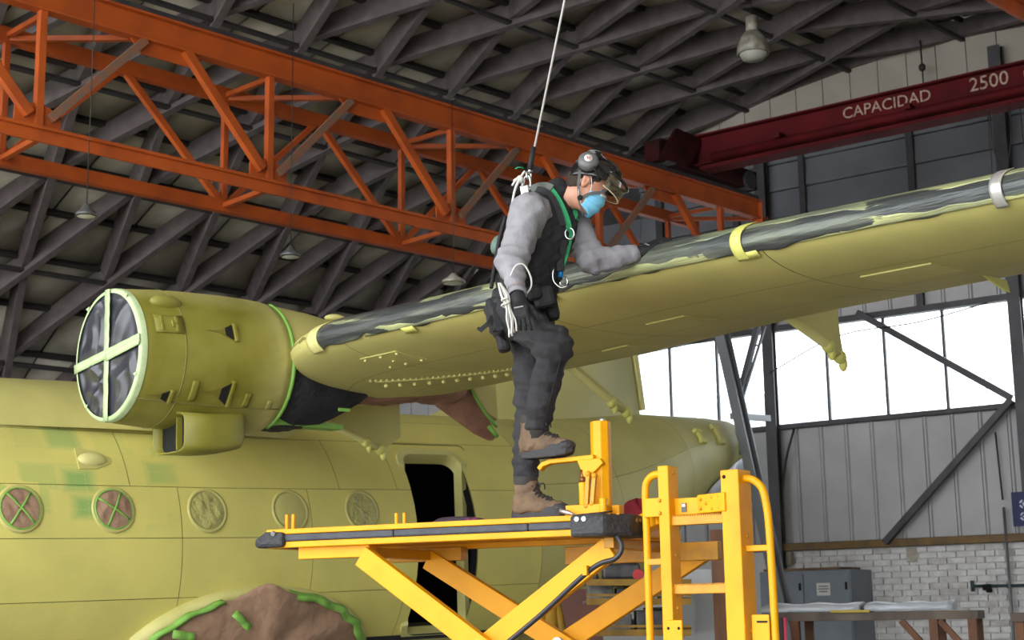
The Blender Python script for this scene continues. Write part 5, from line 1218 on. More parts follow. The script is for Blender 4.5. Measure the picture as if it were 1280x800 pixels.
M_skin = mat('skin', lin(206, 152, 126), .55, col2=lin(190, 132, 106), scale=18); M_hair = mat('dark_brown_hair', lin(52, 38, 30), .8, bump=.5, bscale=180)
M_shirt = mat('light_grey_shirt', lin(142, 140, 145), .85, col2=lin(128, 126, 131), scale=7, bump=.35, bscale=45, dist=.012)
M_vest = mat('black_vest', lin(30, 30, 35), .8, col2=lin(22, 22, 26), scale=6, bump=.4, bscale=30, dist=.015)
M_jean = mat('charcoal_trousers', lin(43, 42, 45), .85, col2=lin(33, 32, 35), scale=7, bump=.35, bscale=50, dist=.012)
M_glove = mat('black_glove', lin(26, 26, 28), .75, bump=.5, bscale=120, dist=.006)
M_leather = mat('tan_nubuck', lin(112, 90, 67), .8, col2=lin(90, 71, 53), scale=14, bump=.3, bscale=60); M_sole = mat('black_sole', lin(46, 45, 47), .7, bump=.3, bscale=70); M_lace = mat('dark_lace', lin(48, 44, 42), .8)
M_midsole = mat('grey_midsole', lin(96, 92, 90), .7)
M_helm = mat('black_helmet', lin(19, 19, 20), .25, spec=.6); M_muff = mat('grey_ear_cup', lin(94, 94, 94), .45); M_pad = mat('black_foam', lin(20, 20, 21), .8)
M_mask = mat('light_blue_mask', lin(120, 192, 226), .75, bump=.2, bscale=60, dist=.004); M_maskw = mat('white_cord', lin(206, 203, 196), .7)
M_green = mat('green_webbing', lin(38, 146, 92), .7, bump=.4, bscale=150, dist=.003); M_web = mat('black_webbing', lin(24, 24, 26), .75, bump=.4, bscale=120, dist=.003); M_gweb = mat('grey_webbing', lin(92, 98, 92), .7)
M_steelb = mat('bright_steel', lin(205, 206, 208), .22, 1.0); M_bluea = mat('blue_anodised', lin(40, 140, 214), .3, .5); M_redl = mat('red_mark', lin(190, 50, 50), .6)
M_visor = mat('smoky_visor', lin(190, 170, 130), .08, alpha=.08, spec=.8)

man = thing('person', V(H(665, 640, 7.4)[0], 7.4, 2.045), 'worker in black vest, grey sleeves and black helmet with one foot on a pedal', 'person')
# joints
nk, pelv = H(694, 242, 7.40), H(651, 384, 7.42)
TU = nrm(nk-pelv); TF = V(.80, -.60, 0); TF = nrm(TF-TU*(TF@TU)); TLf = np.cross(TU, TF)          # up, forward, left
_WG = np.array([WP(q_, True, y_) for q_ in (0, .01, .03, .06, .1, .15) for y_ in np.linspace(-8.2, -6.6, 81)])
_WPX = np.array([project(p_) for p_ in _WG])
def wing_at(px, py, lift):
    d_ = np.hypot(_WPX[:, 0]-px, _WPX[:, 1]-py); p_ = _WG[np.argmin(d_)]; return H(px, py, p_[1]-lift)
shR, shL = H(662, 264, 7.24), H(710, 262, 7.56)
elR, wrR = H(639, 330, 7.14), H(647, 372, 7.00)
elL, wrL = H(741, 325, 7.50), wing_at(799, 316, .07)
hpR, hpL = H(641, 394, 7.34), H(662, 396, 7.50)
knR, anR = H(692, 432, 7.20), H(672, 541, 7.36)
knL, anL = H(662, 496, 7.46), H(657, 607, 7.43)
hc_ = H(733.5, 232, 7.36)
HFd = nrm(V(.87, -.03, -.50)); HUp = nrm(V(.50, 0, .87)-HFd*(V(.50, 0, .87)@HFd)); HLf = np.cross(HUp, HFd); HRt = -HLf
def HP(f, u, r): return hc_+HFd*f+HUp*u+HRt*r                   # in the head: forward, up, towards the right ear

def hand(sd, w, d, t, b, curl, rad, spread=.10, thumb=.5, L_=1.0, k=.008):
    # w wrist, d towards the fingers, t towards the thumb, b back of the hand
    d, t, b = nrm(d), nrm(t), nrm(b)
    kn = [(.092, .030), (.097, .010), (.092, -.010), (.083, -.028)]; ln = [(.040, .026, .020), (.044, .029, .021), (.041, .027, .020), (.031, .021, .018)]
    sd.cone(w-d*.03, w+d*.02, rad*2.4, rad*2.3, k=.02, flat=b, ff=.8)
    for (a, c) in kn: sd.cone(w+d*.012+t*c*.6, w+d*a*L_+t*c, rad*1.45, rad*1.12, k=.018)
    sd.cone(w+d*.02+t*.018, w+d*.06+t*.034, rad*1.5, rad*1.2, k=.018)
    for i, ((a, c), l3) in enumerate(zip(kn, ln)):
        p = w+d*a*L_+t*c; ang = 0; dd = nrm(d+t*spread*(1.2-i*.8))
        for j, l in enumerate(l3):
            ang += curl[i]*(.7 if j == 0 else 1.0); v = dd*math.cos(ang)-b*math.sin(ang); q = p+v*l*L_
            sd.cone(p, q, rad*(1.02-.10*j), rad*(.94-.10*j), k=k); p = q
    p = w+d*.028+t*.028-b*.006; v = nrm(t*.75+d*.75-b*thumb)
    for l, r_ in ((.042, 1.25), (.034, 1.08), (.026, .95)):
        q = p+v*l; sd.cone(p, q, rad*r_, rad*(r_-.1), k=.012); p = q; v = nrm(v*.8+d*.45-b*.12)

hdR = nrm(H(655, 424, 6.97)-wrR); hbR = nrm(V(-.15, -1, .0)-hdR*(V(-.15, -1, 0)@hdR)); htR = nrm(np.cross(hbR, hdR)); htR = htR if htR[0] > 0 else -htR
hdL = nrm(wing_at(834, 296, .035)-wrL); hbL = nrm(V(-.22, -.55, .75)-hdL*(V(-.22, -.55, .75)@hdL)); htL = nrm(np.cross(hdL, hbL)); htL = htL if htL[1] < 0 else -htL
def limbs(sd, f, arms=True):
    pass
# --- one continuous body
lo = V(-.25, 6.75, 2.0); hi = V(1.0, 7.85, 4.02)
bd_ = SDF(lo, hi, .0065); bd_.k = .04
bd_.ell(pelv+TU*.02, TF*.11, TLf*.155, TU*.13); bd_.ell(pelv+TU*.22, TF*.10, TLf*.14, TU*.16); bd_.ell(pelv+TU*.42, TF*.115, TLf*.165, TU*.18)
bd_.cone(shR, shL, .05, .05); bd_.cone(nk-TU*.06, HP(-.03, -.06, 0), .058, .055)
for sh, el, wr in ((shR, elR, wrR), (shL, elL, wrL)): bd_.cone(sh, el, .050, .040); bd_.cone(el, wr, .040, .027)
for hp, kn, an in ((hpR, knR, anR), (hpL, knL, anL)): bd_.cone(hp, kn, .078, .055); bd_.cone(kn, an, .052, .036)
bd_.k = .02
# head: skull, jaw, brow, nose, lips, chin, ears
bd_.ell(HP(-.008, .035, 0), HFd*.096, HRt*.076, HUp*.088, k=.02); bd_.ell(HP(.03, -.045, 0), HFd*.066, HRt*.058, HUp*.085, k=.03)
bd_.ell(HP(.062, -.105, 0), HFd*.026, HRt*.028, HUp*.022, k=.02); bd_.cone(HP(.082, .02, -.028), HP(.082, .02, .028), .011, .011, k=.014)
bd_.cone(HP(.090, .01, 0), HP(.110, -.035, 0), .008, .012, k=.010); bd_.cone(HP(.096, -.042, -.012), HP(.096, -.042, .012), .008, .008, k=.008)
for u_ in (-.068, -.080): bd_.cone(HP(.090, u_, -.018), HP(.090, u_, .018), .007, .007, k=.006)
for s_ in (-1, 1):
    bd_.ell(HP(.082, .001, .033*s_), HFd*.012, HRt*.014, HUp*.010, k=.004, cut=True); bd_.ell(HP(.070, .001, .032*s_), HFd*.012, HRt*.012, HUp*.011, k=.003)
    bd_.ell(HP(-.008, -.004, .078*s_), HFd*.020, HRt*.012, HUp*.034, k=.008); bd_.ell(HP(-.002, .0, .090*s_), HFd*.010, HRt*.010, HUp*.018, cut=True)
    bd_.cone(HP(-.012, -.034, .077*s_), HP(-.02, .03, .082*s_), .006, .006, k=.006)
hand(bd_, wrR, hdR, htR, hbR, (.30, .34, .38, .42), .0058, L_=.86); hand(bd_, wrL, hdL, htL, hbL, (.10, .10, .12, .14), .0058, spread=.16, L_=.86)
# feet
fdR = nrm(H(712, 572, 7.28)-H(650, 572, 7.42)); fdR[2] = 0; fdR = nrm(fdR); fdL = fdR
solR = H(652, 576, 7.41); solR[2] = 2.330+.014; solL = H(644, 640, 7.41); solL[2] = 2.045
for an, so, fd in ((anR, solR, fdR), (anL, solL, fdL)):
    bd_.cone(an, so+fd*.05+Z*.06, .036, .036); bd_.cone(so+fd*.05+Z*.062, so+fd*.22+Z*.055, .034, .028)
bd_.mesh().build('body', M_skin, man)
# eyes: whites with dark iris
for s_ in (-1, 1):
    mb = MB(); mb.ell(HP(.0765, .001, .032*s_), HFd*.0075, HRt*.011, HUp*.009, 12, 8); e_ = mb.build('eye', M_maskw, man); mb = MB(); mb.ell(HP(.0825, -.001, .032*s_), HFd*.003, HRt*.005, HUp*.005, 10, 6); mb.build('iris', M_hair, e_)
    mb = MB(); mb.tube([HP(.090, .022, .016*s_), HP(.090, .027, .034*s_), HP(.078, .020, .052*s_)], [.003, .004, .002], 6); mb.build('eyebrow', M_hair, man)
# --- hair at the nape and temples
hr = SDF(hc_-.16, hc_+.16, .005); hr.k = .006; hr.ell(HP(-.012, .033, 0), HFd*.100, HRt*.080, HUp*.092); hr.ell(HP(-.035, -.02, 0), HFd*.068, HRt*.070, HUp*.06, k=.02)
hr.half(HP(.045, 0, 0), HFd*.9+HUp*-.3); hr.half(HP(-.06, -.055, 0), HFd*.55-HUp); hr.wrinkle(.003, 90, 3); hr.mesh().build('hair', M_hair, man)
# --- shirt with both sleeves
slv = SDF(lo, hi, .0075); slv.k = .035
slv.ell(pelv+TU*.38, TF*.115, TLf*.17, TU*.19); slv.cone(shR-TLf*-.0, shL, .068, .066)
slv.cone(shR, elR, .086, .076, k=.05); slv.cone(elR, wrR-nrm(wrR-elR)*.035, .074, .046, k=.03)
slv.cone(shL, elL, .080, .066); slv.cone(elL, wrL-nrm(wrL-elL)*.03, .064, .044)
slv.half(wrR-nrm(wrR-elR)*.022, nrm(wrR-elR)*.0+V(.1, -.25, -1)) if False else None
slv.wrinkle(.011, 11, 2, (1, 1, 1.5)); slv.wrinkle(.006, 24, 8)
for c_, d_, a_, p_, R_ in ((elR, elR-shR, .009, .055, .13), (wrR, wrR-elR, .006, .035, .08), (shR, elR-shR+V(.2, 0, .2), .007, .06, .14), (elL, elL-shL, .008, .05, .13), ((elL+wrL)/2, wrL-elL+V(0, .1, .12), .004, .05, .13)): slv.folds(c_, d_, a_, p_, R_)
shirt = slv.mesh().build('shirt', M_shirt, man)
for el, wr, r_ in ((elR, wrR, .047), (elL, wrL, .045)):
    mb = MB(); d = nrm(wr-el); c0_ = wr-d*.045
    mb.lathe(c0_, d, [(0, r_*.98), (.0, r_*1.05), (.035, r_*1.0), (.037, r_*.9), (.0, r_*.88)], 24); mb.build('cuff', M_shirt, shirt)
q = onsdf(slv, 645, 356, lift=.002); mb = MB(); mb.ell(q, V(.010, 0, 0), V(0, .004, 0), V(0, 0, .010), 10, 6); mb.build('sleeve_mark', mat('orange_mark', lin(208, 120, 92), .7), shirt)
# --- vest
vs_ = SDF(lo, hi, .0075); vs_.k = .05
vs_.ell(pelv+TU*.43, TF*.140, TLf*.185, TU*.18); vs_.ell(pelv+TU*.24, TF*.135, TLf*.172, TU*.18); vs_.ell(pelv+TU*.09, TF*.130, TLf*.17, TU*.12)
vs_.cone(nk-TU*.08+TLf*.10, nk-TU*.08-TLf*.10, .066, .066); vs_.cone(nk-TU*.06, nk+TU*.005+TF*.02, .080, .072, k=.03)
vs_.k = 0
for sh, el in ((shR, elR), (shL, elL)):
    d = nrm(el-sh); o_ = nrm(sh-(pelv+TU*.45)); vs_.cone(sh+d*.06+o_*.035, sh+d*.30+o_*.06, .085, .10, cut=True); vs_.cone(sh+o_*.07, sh+o_*.2, .08, .08, cut=True)
vs_.wrinkle(.009, 16, 5, (1, 1, 1.4)); vs_.wrinkle(.004, 44, 6)
vs_.folds(pelv+TU*.25, TU+TF*.3, .008, .07, .16, 3)
vest = vs_.mesh().build('vest', M_vest, man)
mb = MB(); mb.lathe(nk-TU*.0+TF*.012, nrm(TU+TF*.15), [(-.03, .078), (.025, .070), (.032, .066), (.028, .060), (-.02, .062)], 26); mb.build('collar', M_vest, vest)
# --- trousers
tr = SDF(lo, hi, .0075); tr.k = .05
tr.ell(pelv+TU*.005-TF*.01, TF*.130, TLf*.165, TU*.12); tr.ell(hpR-TF*.045-Z*.01, TF*.10, TLf*.09, TU*.11)
tr.cone(hpR, knR, .104, .082); tr.cone(knR, anR+Z*.05, .080, .068, k=.03); tr.ell(knR+TF*.0+V(.01, 0, 0), V(.084, 0, 0), V(0, .08, 0), V(0, 0, .085), k=.03)
tr.cone(hpL, knL, .096, .076); tr.cone(knL, anL+Z*.05, .074, .064, k=.03)
tr.k = 0; tr.ell(anR-Z*.02, V(.052, 0, 0), V(0, .052, 0), V(0, 0, .08), cut=True); tr.ell(anL-Z*.02, V(.048, 0, 0), V(0, .048, 0), V(0, 0, .08), cut=True)
tr.wrinkle(.009, 17, 9, (1.0, 1.0, 1.6)); tr.wrinkle(.0045, 46, 4)
for c_, d_, a_, p_, R_ in ((knR-TF*.06, V(.3, 0, 1), .010, .05, .12), (anR+Z*.09, V(.5, .2, 1), .005, .06, .11), (anL+Z*.09, V(-.5, .2, 1), .005, .06, .12), (knL, V(.2, 0, 1), .006, .06, .15), (hpR+V(.05, -.05, -.05), V(1, 0, .7), .009, .06, .14)): tr.folds(c_, d_, a_, p_, R_, 7)
trous = tr.mesh().build('trousers', M_jean, man)
for an in (anR, anL):
    mb = MB(); mb.cyl(an-Z*.03, an+Z*.13, .050, .050, n=20); mb.build('sock', M_lace, man)
# seams and the knee fold
mb = MB(); mb.tube([onsdf(tr, x, y, lift=.002) for x, y in ((700, 452), (694, 475), (688, 498), (683, 520))], .0022, 5); mb.build('seam', M_jean, trous)
# --- gloves
for w, d, t, b, cu, sp, el in ((wrR, hdR, htR, hbR, (.30, .34, .38, .42), .10, elR), (wrL, hdL, htL, hbL, (.10, .10, .12, .14), .16, elL)):
    g_ = SDF(w-.16, w+d*.12+.16, .0038); hand(g_, w, d, t, b, cu, .0098, spread=sp, k=.005)
    gd = nrm(w-el); g_.k = .02; g_.cone(w-gd*.012, w+gd*.02, .034, .031)
    g_.half(w-gd*.022, -gd); gl = g_.mesh().build('glove', M_glove, man)
    mb = MB(); mb.lathe(w-gd*.022, gd, [(0, .030), (0, .035), (.016, .0355), (.018, .031)], 20); mb.build('glove_cuff', M_web, gl)
    q = w+d*.055+b*.021+t*.0; mb = MB(); mb.obox(q, t*.022, nrm(d+t*.1)*.0035, b*.0012) ; mb.build('glove_print', mat('grey_print_glove', lin(130, 130, 132), .7), gl)
# --- boots
def boot(so, fd, an, nm_):
    up = Z; sd_ = np.cross(fd, up)
    def BP(f, u, s_=0): return so+fd*f+up*u+sd_*s_
    b = SDF(so-V(.17, .17, .02), so+V(.40, .25, .30), .005); b.k = .035
    b.cone(BP(.045, .070), BP(.15, .065), .046, .046); b.cone(BP(.15, .062), BP(.245, .052), .044, .036); b.cone(BP(.05, .06), BP(.060, .195), .047, .054); b.cone(BP(.10, .09), BP(.09, .16), .035, .035)
    b.half(BP(0, .034), -up); b.half(BP(.06, .205), up+fd*.12); b.wrinkle(.0035, 50, 6)
    o = b.mesh().build('boot', M_leather, man)
    outl = [(-.012, .0), (-.004, .028), (.03, .040), (.09, .038), (.15, .046), (.22, .049), (.265, .038), (.290, .014), (.292, -.010), (.272, -.034), (.22, -.044), (.15, -.040), (.09, -.035), (.03, -.039), (-.004, -.028)]
    def ring(u, g): return [BP(.14+(f-.14)*g, u+(.018*max(0, (f-.22)/.07)**2 if u < .02 else .006*max(0, (f-.22)/.07)), s_*g) for f, s_ in outl]
    mb = MB(); R_ = [ring(0, .96), ring(.008, 1.0), ring(.030, 1.0), ring(.034, .97)]; mb.grid(R_, closed_v=True, smooth=False); n_ = len(outl)
    mb.f += [tuple(range(n_)), tuple(mb.n-n_+i for i in range(n_))[::-1]]; mb.sm += [False]*2; mb.build('sole', M_sole, o, bevel=.003)
    mb = MB(); mb.grid([ring(.030, 1.005), ring(.040, 1.0), ring(.056, .97), ring(.060, .93)], closed_v=True); mb.build('rubber_rand', M_sole, o)
    mb = MB(); mb.ell(BP(.250, .052), fd*.047, sd_*.046, up*.030, 16, 8); mb.build('toe_cap', M_sole, o)
    mb = MB(); mb.lathe(BP(.061, .182), nrm(up+fd*.06), [(-.01, .054), (.012, .060), (.030, .058), (.034, .050), (.0, .046)], 24); mb.build('padded_collar', M_lace, o)
    mb = MB(); P_ = [BP(.112, .180), BP(.124, .145), BP(.140, .115), BP(.175, .102), BP(.215, .093)]
    mb.grid([[p+sd_*s_*.024-up*.004*abs(s_)-fd*.006*abs(s_) for s_ in (-1, -.4, .4, 1)] for p in P_]); mb.build('tongue', M_lace, o, solid=.006)
    mb = MB()
    L_ = [(.122, .168), (.130, .148), (.140, .130), (.156, .117), (.176, .108), (.198, .102)]
    for i, (f, u) in enumerate(L_):
        a = BP(f, u, -.030)-fd*.008-up*.004; c = BP(f, u, .030)-fd*.008-up*.004; m_ = BP(f+.006, u+.007)
        mb.tube([a, m_, c], .0032, 6)
        if i < len(L_)-1: f2, u2 = L_[i+1]; mb.tube([a, BP((f+f2)/2+.004, (u+u2)/2+.008), BP(f2, u2, .03)-fd*.008], .0030, 6)
        for e in (a, c): mb.ell(e, fd*.006, sd_*.006, up*.006, 8, 5)
    mb.build('laces', M_lace, o)
    mb = MB(); mb.tube(bez(BP(.128, .165), BP(.16, .20, -.02), BP(.15, .15, -.03), 6), .003, 6); mb.tube(bez(BP(.128, .165), BP(.15, .20, .03), BP(.16, .155, .03), 6), .003, 6); mb.build('lace_bow', M_lace, o)
boot(solR, fdR, anR, 'r'); boot(solL, fdL, anL, 'l')
# --- mask
def MP(ph_, h, out=0):
    c_, s_ = math.cos(ph_), math.sin(ph_); e = np.interp(h, [-.150, -.125, -.10, -.06, -.03, .0], [.074, .094, .110, .120, .120, .102]); sd2 = np.interp(h, [-.15, -.11, -.05, 0], [.054, .062, .070, .072])
    return HP(.012+(e-.012)*c_**1.0, h, sd2*s_*1.05)+HFd*out*c_+HRt*out*s_
mb = MB(); P_ = []
for ph_ in np.linspace(-1.35, 1.35, 25):
    top = -.006-.030*abs(ph_/1.35)**1.5; bot = -.146+.026*abs(ph_/1.35)**1.3
    P_.append([MP(ph_, bot+(top-bot)*t, .003+.0035*math.sin(t*20)) for t in np.linspace(0, 1, 22)])
mb.grid(P_); msk = mb.build('face_mask', M_mask, man, solid=.002)
mb = MB(); P_ = [[MP(ph_, -.008-.030*abs(ph_/1.35)**1.5+dz, .007) for dz in (-.010, .004)] for ph_ in np.linspace(-.8, .8, 15)]; mb.grid(P_); mb.build('nose_strip', M_maskw, msk, solid=.002)
for s_ in (-1, 1):
    mb = MB(); mb.tube(cat_rom([MP(1.33*s_, -.036, .004), HP(.03, -.008, .086*s_), HP(.0, .034, .088*s_), HP(-.026, .015, .086*s_)], 6), .0022, 6)
    mb.tube(cat_rom([MP(1.33*s_, -.120, .004), HP(.0, -.085, .076*s_), HP(-.022, -.045, .084*s_), HP(-.030, -.005, .086*s_)], 6), .0022, 6); mb.build('ear_loop', M_maskw, msk)
# --- helmet in the head frame
HC = (.020, .052)
def HE(u_, v_, g=1.0):     # u_ around (0 = front, + right), v_ up
    return HP(HC[0]+.132*g*math.cos(u_)*math.cos(v_), HC[1]+.112*g*math.sin(v_)+.014*math.cos(u_)*math.cos(v_)*(1-v_/1.57), .108*g*math.sin(u_)*math.cos(v_))
mb = MB(); P_ = []
for u_ in np.linspace(0, 2*PI, 49):
    vlow = -.30 if math.cos(u_) < .2 else -.12
    vlow = np.interp(math.cos(u_), [-1, -.3, .3, 1], [-.42, -.26, -.16, -.10])
    P_.append([HE(u_, vlow+(PI/2-vlow)*t, 1.0+(.03 if t < .02 else 0)+.012*math.cos(2*u_)*math.sin(2*max(t, 0)*PI)*0+.014*max(0, math.cos(6*abs(math.sin(u_))))*math.sin(t*PI)*.6) for t in np.linspace(0, 1, 16)])
mb.grid(P_, closed_u=False); hel = mb.build('helmet', M_helm, man, solid=.006, offset=-1)
mb = MB(); pk = [[HE(u_, -.10, g)+HUp*dz for g, dz in ((1.0, .004), (1.12, -.002), (1.20, -.012))] for u_ in np.linspace(-1.0, 1.0, 15)]; mb.grid(pk); mb.build('helmet_peak', M_helm, hel, solid=.005)
for k_ in (-1, 0, 1):      # ridges and vents over the crown
    mb = MB(); mb.tube([HE(PI+.0+k_*.5 if v_ < PI/2 else k_*.5*-1, v_ if v_ < PI/2 else PI-v_, 1.012)+HRt*0 for v_ in np.linspace(.35, 2.5, 14)], .0075, 8); mb.build('helmet_ridge', M_helm, hel)
for s_ in (-1, 1):
    for u_ in (.75, 1.15): mb = MB(); mb.obox(HE(u_*s_, .62, 1.01), HFd*.016, nrm(HUp-HRt*s_*.8)*.006, nrm(HRt*s_+HUp*.6)*.003); mb.build('vent', M_pad, hel, bevel=.002)
mb = MB(); mb.obox(HE(.95, .28, 1.015), nrm(HFd-HRt*.6)*.018, HUp*.006, nrm(HRt+HFd*.6)*.002); mb.build('helmet_sticker', M_midsole, hel)
# flip visor, clear smoky plastic with a bright rim
def VS(ph_, h): return HP(.018+(.158+.012*(h+.02)/.08)*math.cos(ph_), h, .125*math.sin(ph_))
mb = MB(); mb.grid([[VS(ph_, -.006+.078*t+.012*abs(ph_)) for t in np.linspace(0, 1, 8)] for ph_ in np.linspace(-1.15, 1.15, 25)]); vz = mb.build('visor', M_visor, hel, solid=.002)
mb = MB(); mb.tube([VS(ph_, -.006+.012*abs(ph_)) for ph_ in np.linspace(-1.15, 1.15, 25)], .0028, 6); mb.build('visor_rim', mat('visor_rim', lin(200, 186, 150), .25), vz)
mb = MB(); mb.tube([VS(ph_, .074+.012*abs(ph_)) for ph_ in np.linspace(-1.2, 1.2, 25)], .008, 8); mb.build('visor_frame', M_helm, hel)
# ear cups swung up on the helmet sides, arm, white round badge with red mark
for s_ in (-1, 1):
    c_ = HP(-.036, .078, .110*s_); n_ = nrm(HRt*s_+HUp*.28-HFd*.15); x_ = nrm(np.cross(n_, HUp))
    mb = MB(); mb.lathe(c_, n_, [(-.012, .044), (.0, .052), (.022, .050), (.034, .040), (.038, .020), (.038, .001)], 28); mf = mb.build('ear_muff', M_muff, hel)
    mb = MB(); mb.lathe(c_, n_, [(-.026, .038), (-.024, .050), (-.010, .052), (.0, .046)], 28); mb.build('ear_cushion', M_pad, mf)
    mb = MB(); mb.lathe(c_, n_, [(.0385, .021), (.041, .021), (.0415, .001)], 22); mb.build('badge', M_maskw, mf)
    mb = MB(); y_ = np.cross(n_, x_); mb.tube([c_+n_*.042+x_*a+y_*b for a, b in ((-.010, .006), (-.004, -.006), (.002, .008), (.009, -.004))], .0026, 5); mb.build('badge_mark', M_redl, mf)
    mb = MB(); mb.tube(cat_rom([c_+n_*.03-HUp*.02, c_+n_*.03+HFd*.05-HUp*.03, HP(.05, .03, .112*s_)], 5), .006, 6); mb.build('muff_arm', M_pad, mf)
c_ = HP(-.040, .158, .02); mb = MB(); mb.lathe(c_, nrm(HUp-HFd*.4), [(-.03, .020), (-.02, .034), (.006, .038), (.014, .036), (.014, .030), (.020, .028), (.022, .001)], 24); po = mb.build('helmet_pod', M_helm, hel); mb = MB(); mb.lathe(c_, nrm(HUp-HFd*.4), [(.006, .0385), (.011, .0385)], 24); mb.build('pod_band', M_muff, po)
mb = MB(); mb.tube(cat_rom([c_+HFd*.035, HP(.0, .165, .03), HP(.04, .15, .04)], 5), .004, 6); mb.build('pod_cable', M_muff, po)
# chin strap with buckle
def band_tube(pts, w_dirs, wd, th, m, nm, par):
    mb = MB(); P_ = [np.asarray(p) for p in pts]; R_ = []
    for i, p in enumerate(P_):
        t = nrm(P_[min(i+1, len(P_)-1)]-P_[max(i-1, 0)]); n_ = w_dirs[i] if hasattr(w_dirs, '__len__') and len(np.shape(w_dirs)) == 2 else w_dirs
        n_ = nrm(np.asarray(n_)-t*(np.asarray(n_)@t)); s_ = np.cross(t, n_); R_.append([p-s_*wd/2+n_*th/2, p+s_*wd/2+n_*th/2, p+s_*wd/2-n_*th/2, p-s_*wd/2-n_*th/2])
    mb.grid(R_, smooth=False, closed_v=True); k0 = mb.n-4*len(R_); mb.f += [tuple(k0+i for i in range(4)), tuple(mb.n-4+i for i in range(4))[::-1]]; mb.sm += [False]*2; return mb.build(nm, m, par)
M_cst = mat('grey_strap', lin(88, 86, 84), .7)
for s_ in (-1, 1):
    band_tube(cat_rom([HP(-.055, .03, .092*s_), HP(-.03, -.035, .088*s_), HP(.0, -.082, .074*s_), HP(.012, -.105, .066*s_)], 6), HRt*s_, .014, .003, M_cst, 'chin_strap', hel)
    band_tube(cat_rom([HP(.012, -.092, .074*s_), HP(.045, -.050, .080*s_), HP(.085, -.016, .066*s_), HP(.10, .012, .055*s_), HP(.10, .05, .06*s_)], 6), HRt*s_+HFd*.4, .015, .003, M_cst, 'chin_strap', hel)
    mb = MB(); mb.lathe(HP(.010, -.092, .074*s_), HRt*s_, [(0, .014), (.008, .013), (.010, .001)], 16); mb.build('strap_buckle', M_pad, hel)
band_tube(cat_rom([HP(.012, -.105, -.066), HP(.05, -.142, -.04), HP(.062, -.152, 0), HP(.05, -.142, .04), HP(.012, -.105, .066)], 6), -HUp+HFd*.3, .012, .003, M_cst, 'chin_strap', hel)
# --- harness
har = MB(); har.ell(pelv+TU*.10, TF*.146, TLf*.19, TU*.045, 28, 8); hn = har.build('harness', M_web, man); hn['label'] = 'full body harness with green chest straps and black padded belt'
def onv(px, py, lift=.008): return onsdf(vs_, px, py, lift=lift)
def strap(pix, wd, m, nm, lift=.010, th=.004, sd=None, n=5):
    pts = cat_rom([onsdf(sd or vs_, x, y, lift=lift) for x, y in pix], n); return band_tube(pts, V(.1, -1, .1), wd, th, m, nm, hn)
strap([(686, 234), (694, 244), (701, 256), (707, 270), (711, 284), (712, 296), (709, 310), (705, 324), (701, 338)], .030, M_green, 'chest_strap')
strap([(718, 262), (721, 274), (723, 286), (720, 296)], .022, M_green, 'chest_strap')
strap([(668, 236), (680, 238), (690, 246), (698, 262), (704, 282)], .030, M_web, 'shoulder_strap', lift=.014)
strap([(664, 238), (672, 234), (682, 233), (690, 236)], .040, M_gweb, 'shoulder_pad', lift=.018, th=.014)
strap([(704, 300), (702, 316), (699, 333), (698, 350)], .040, M_web, 'shoulder_strap', lift=.006)
for x, y, r_ in ((712, 292, .022), (705, 352, .020)):
    p = onv(x, y, .020); mb = MB(); mb.tube([p+V(math.cos(a), 0, math.sin(a)*1.3)*r_ for a in np.linspace(0, 2*PI, 18)[:-1]], .0048, 8, closed=True); mb.build('carabiner' if y < 320 else 'steel_ring', M_steelb, hn)
p = onv(697, 336, .02); mb = MB(); mb.tube(cat_rom([p+V(.01, 0, .07), p+V(-.02, 0, .0), p+V(-.022, 0, -.06), p+V(.012, 0, -.095), p+V(.045, -.0, -.088)], 6), .0055, 8); mb.build('carabiner', M_steelb, hn)
p = onv(701, 340, .022); mb = MB(); mb.cyl(p+V(.005, 0, .032), p+V(-.004, 0, -.028), .013, n=12); mb.build('carabiner_sleeve', M_bluea, hn)
p = onv(700, 330, .014); mb = MB(); mb.obox(p, V(.020, 0, .002), V(0, .008, 0), V(-.002, 0, .038)); mb.build('device_pouch', M_web, hn, bevel=.006)
# belt, pouches and thigh straps
for (x, y, dpt, sx_, sy_, sz_) in ((680, 372, 7.24, .05, .04, .05), (622, 395, 7.36, .045, .07, .085), (668, 366, 7.20, .035, .03, .035), (690, 385, 7.36, .03, .05, .06), (628, 425, 7.38, .03, .05, .06)):
    c_ = H(x, y, dpt); mb = MB(); mb.obox(c_, V(sx_, 0, sx_*.2), V(0, sy_, 0), V(-sz_*.2, 0, sz_)); mb.build('pouch', M_web, hn, bevel=.02)
q = SDF(lo, hi, .012); q.D = tr.D[:q.n[0], :q.n[1], :q.n[2]] if False else q.D
def onT(px, py, lift=.008): return onsdf(tr, px, py, lift=lift)
strap([(620, 378), (622, 400), (628, 420), (638, 436), (650, 440)], .035, M_web, 'thigh_strap', sd=tr); strap([(688, 392), (690, 402), (690, 412)], .03, M_web, 'thigh_strap', sd=tr)
band_tube(cat_rom([H(620, 388, 7.30), H(612, 402, 7.28), H(606, 408, 7.28), H(600, 413, 7.28)], 5), V(.5, -1, .3), .022, .005, M_web, 'loose_strap', hn)
mb = MB(); mb.obox(H(600, 412, 7.28), V(.012, 0, -.008), V(0, .006, 0), V(.004, 0, .006)); mb.build('strap_end', M_web, hn)
# reel at the back, tool on the belt
c_ = H(622, 306, 7.38); mb = MB(); mb.ell(c_, V(.035, 0, 0), V(0, .04, 0), V(.01, 0, .05), 14, 9); mb.build('back_pad', mat('dusty_green_pad', lin(86, 108, 96), .6), hn)
mb = MB(); mb.tube(cat_rom([H(632, 270, 7.34), H(624, 300, 7.34), H(618, 335, 7.33), H(614, 360, 7.30)], 5), .010, 8); mb.build('back_strap', M_web, hn)
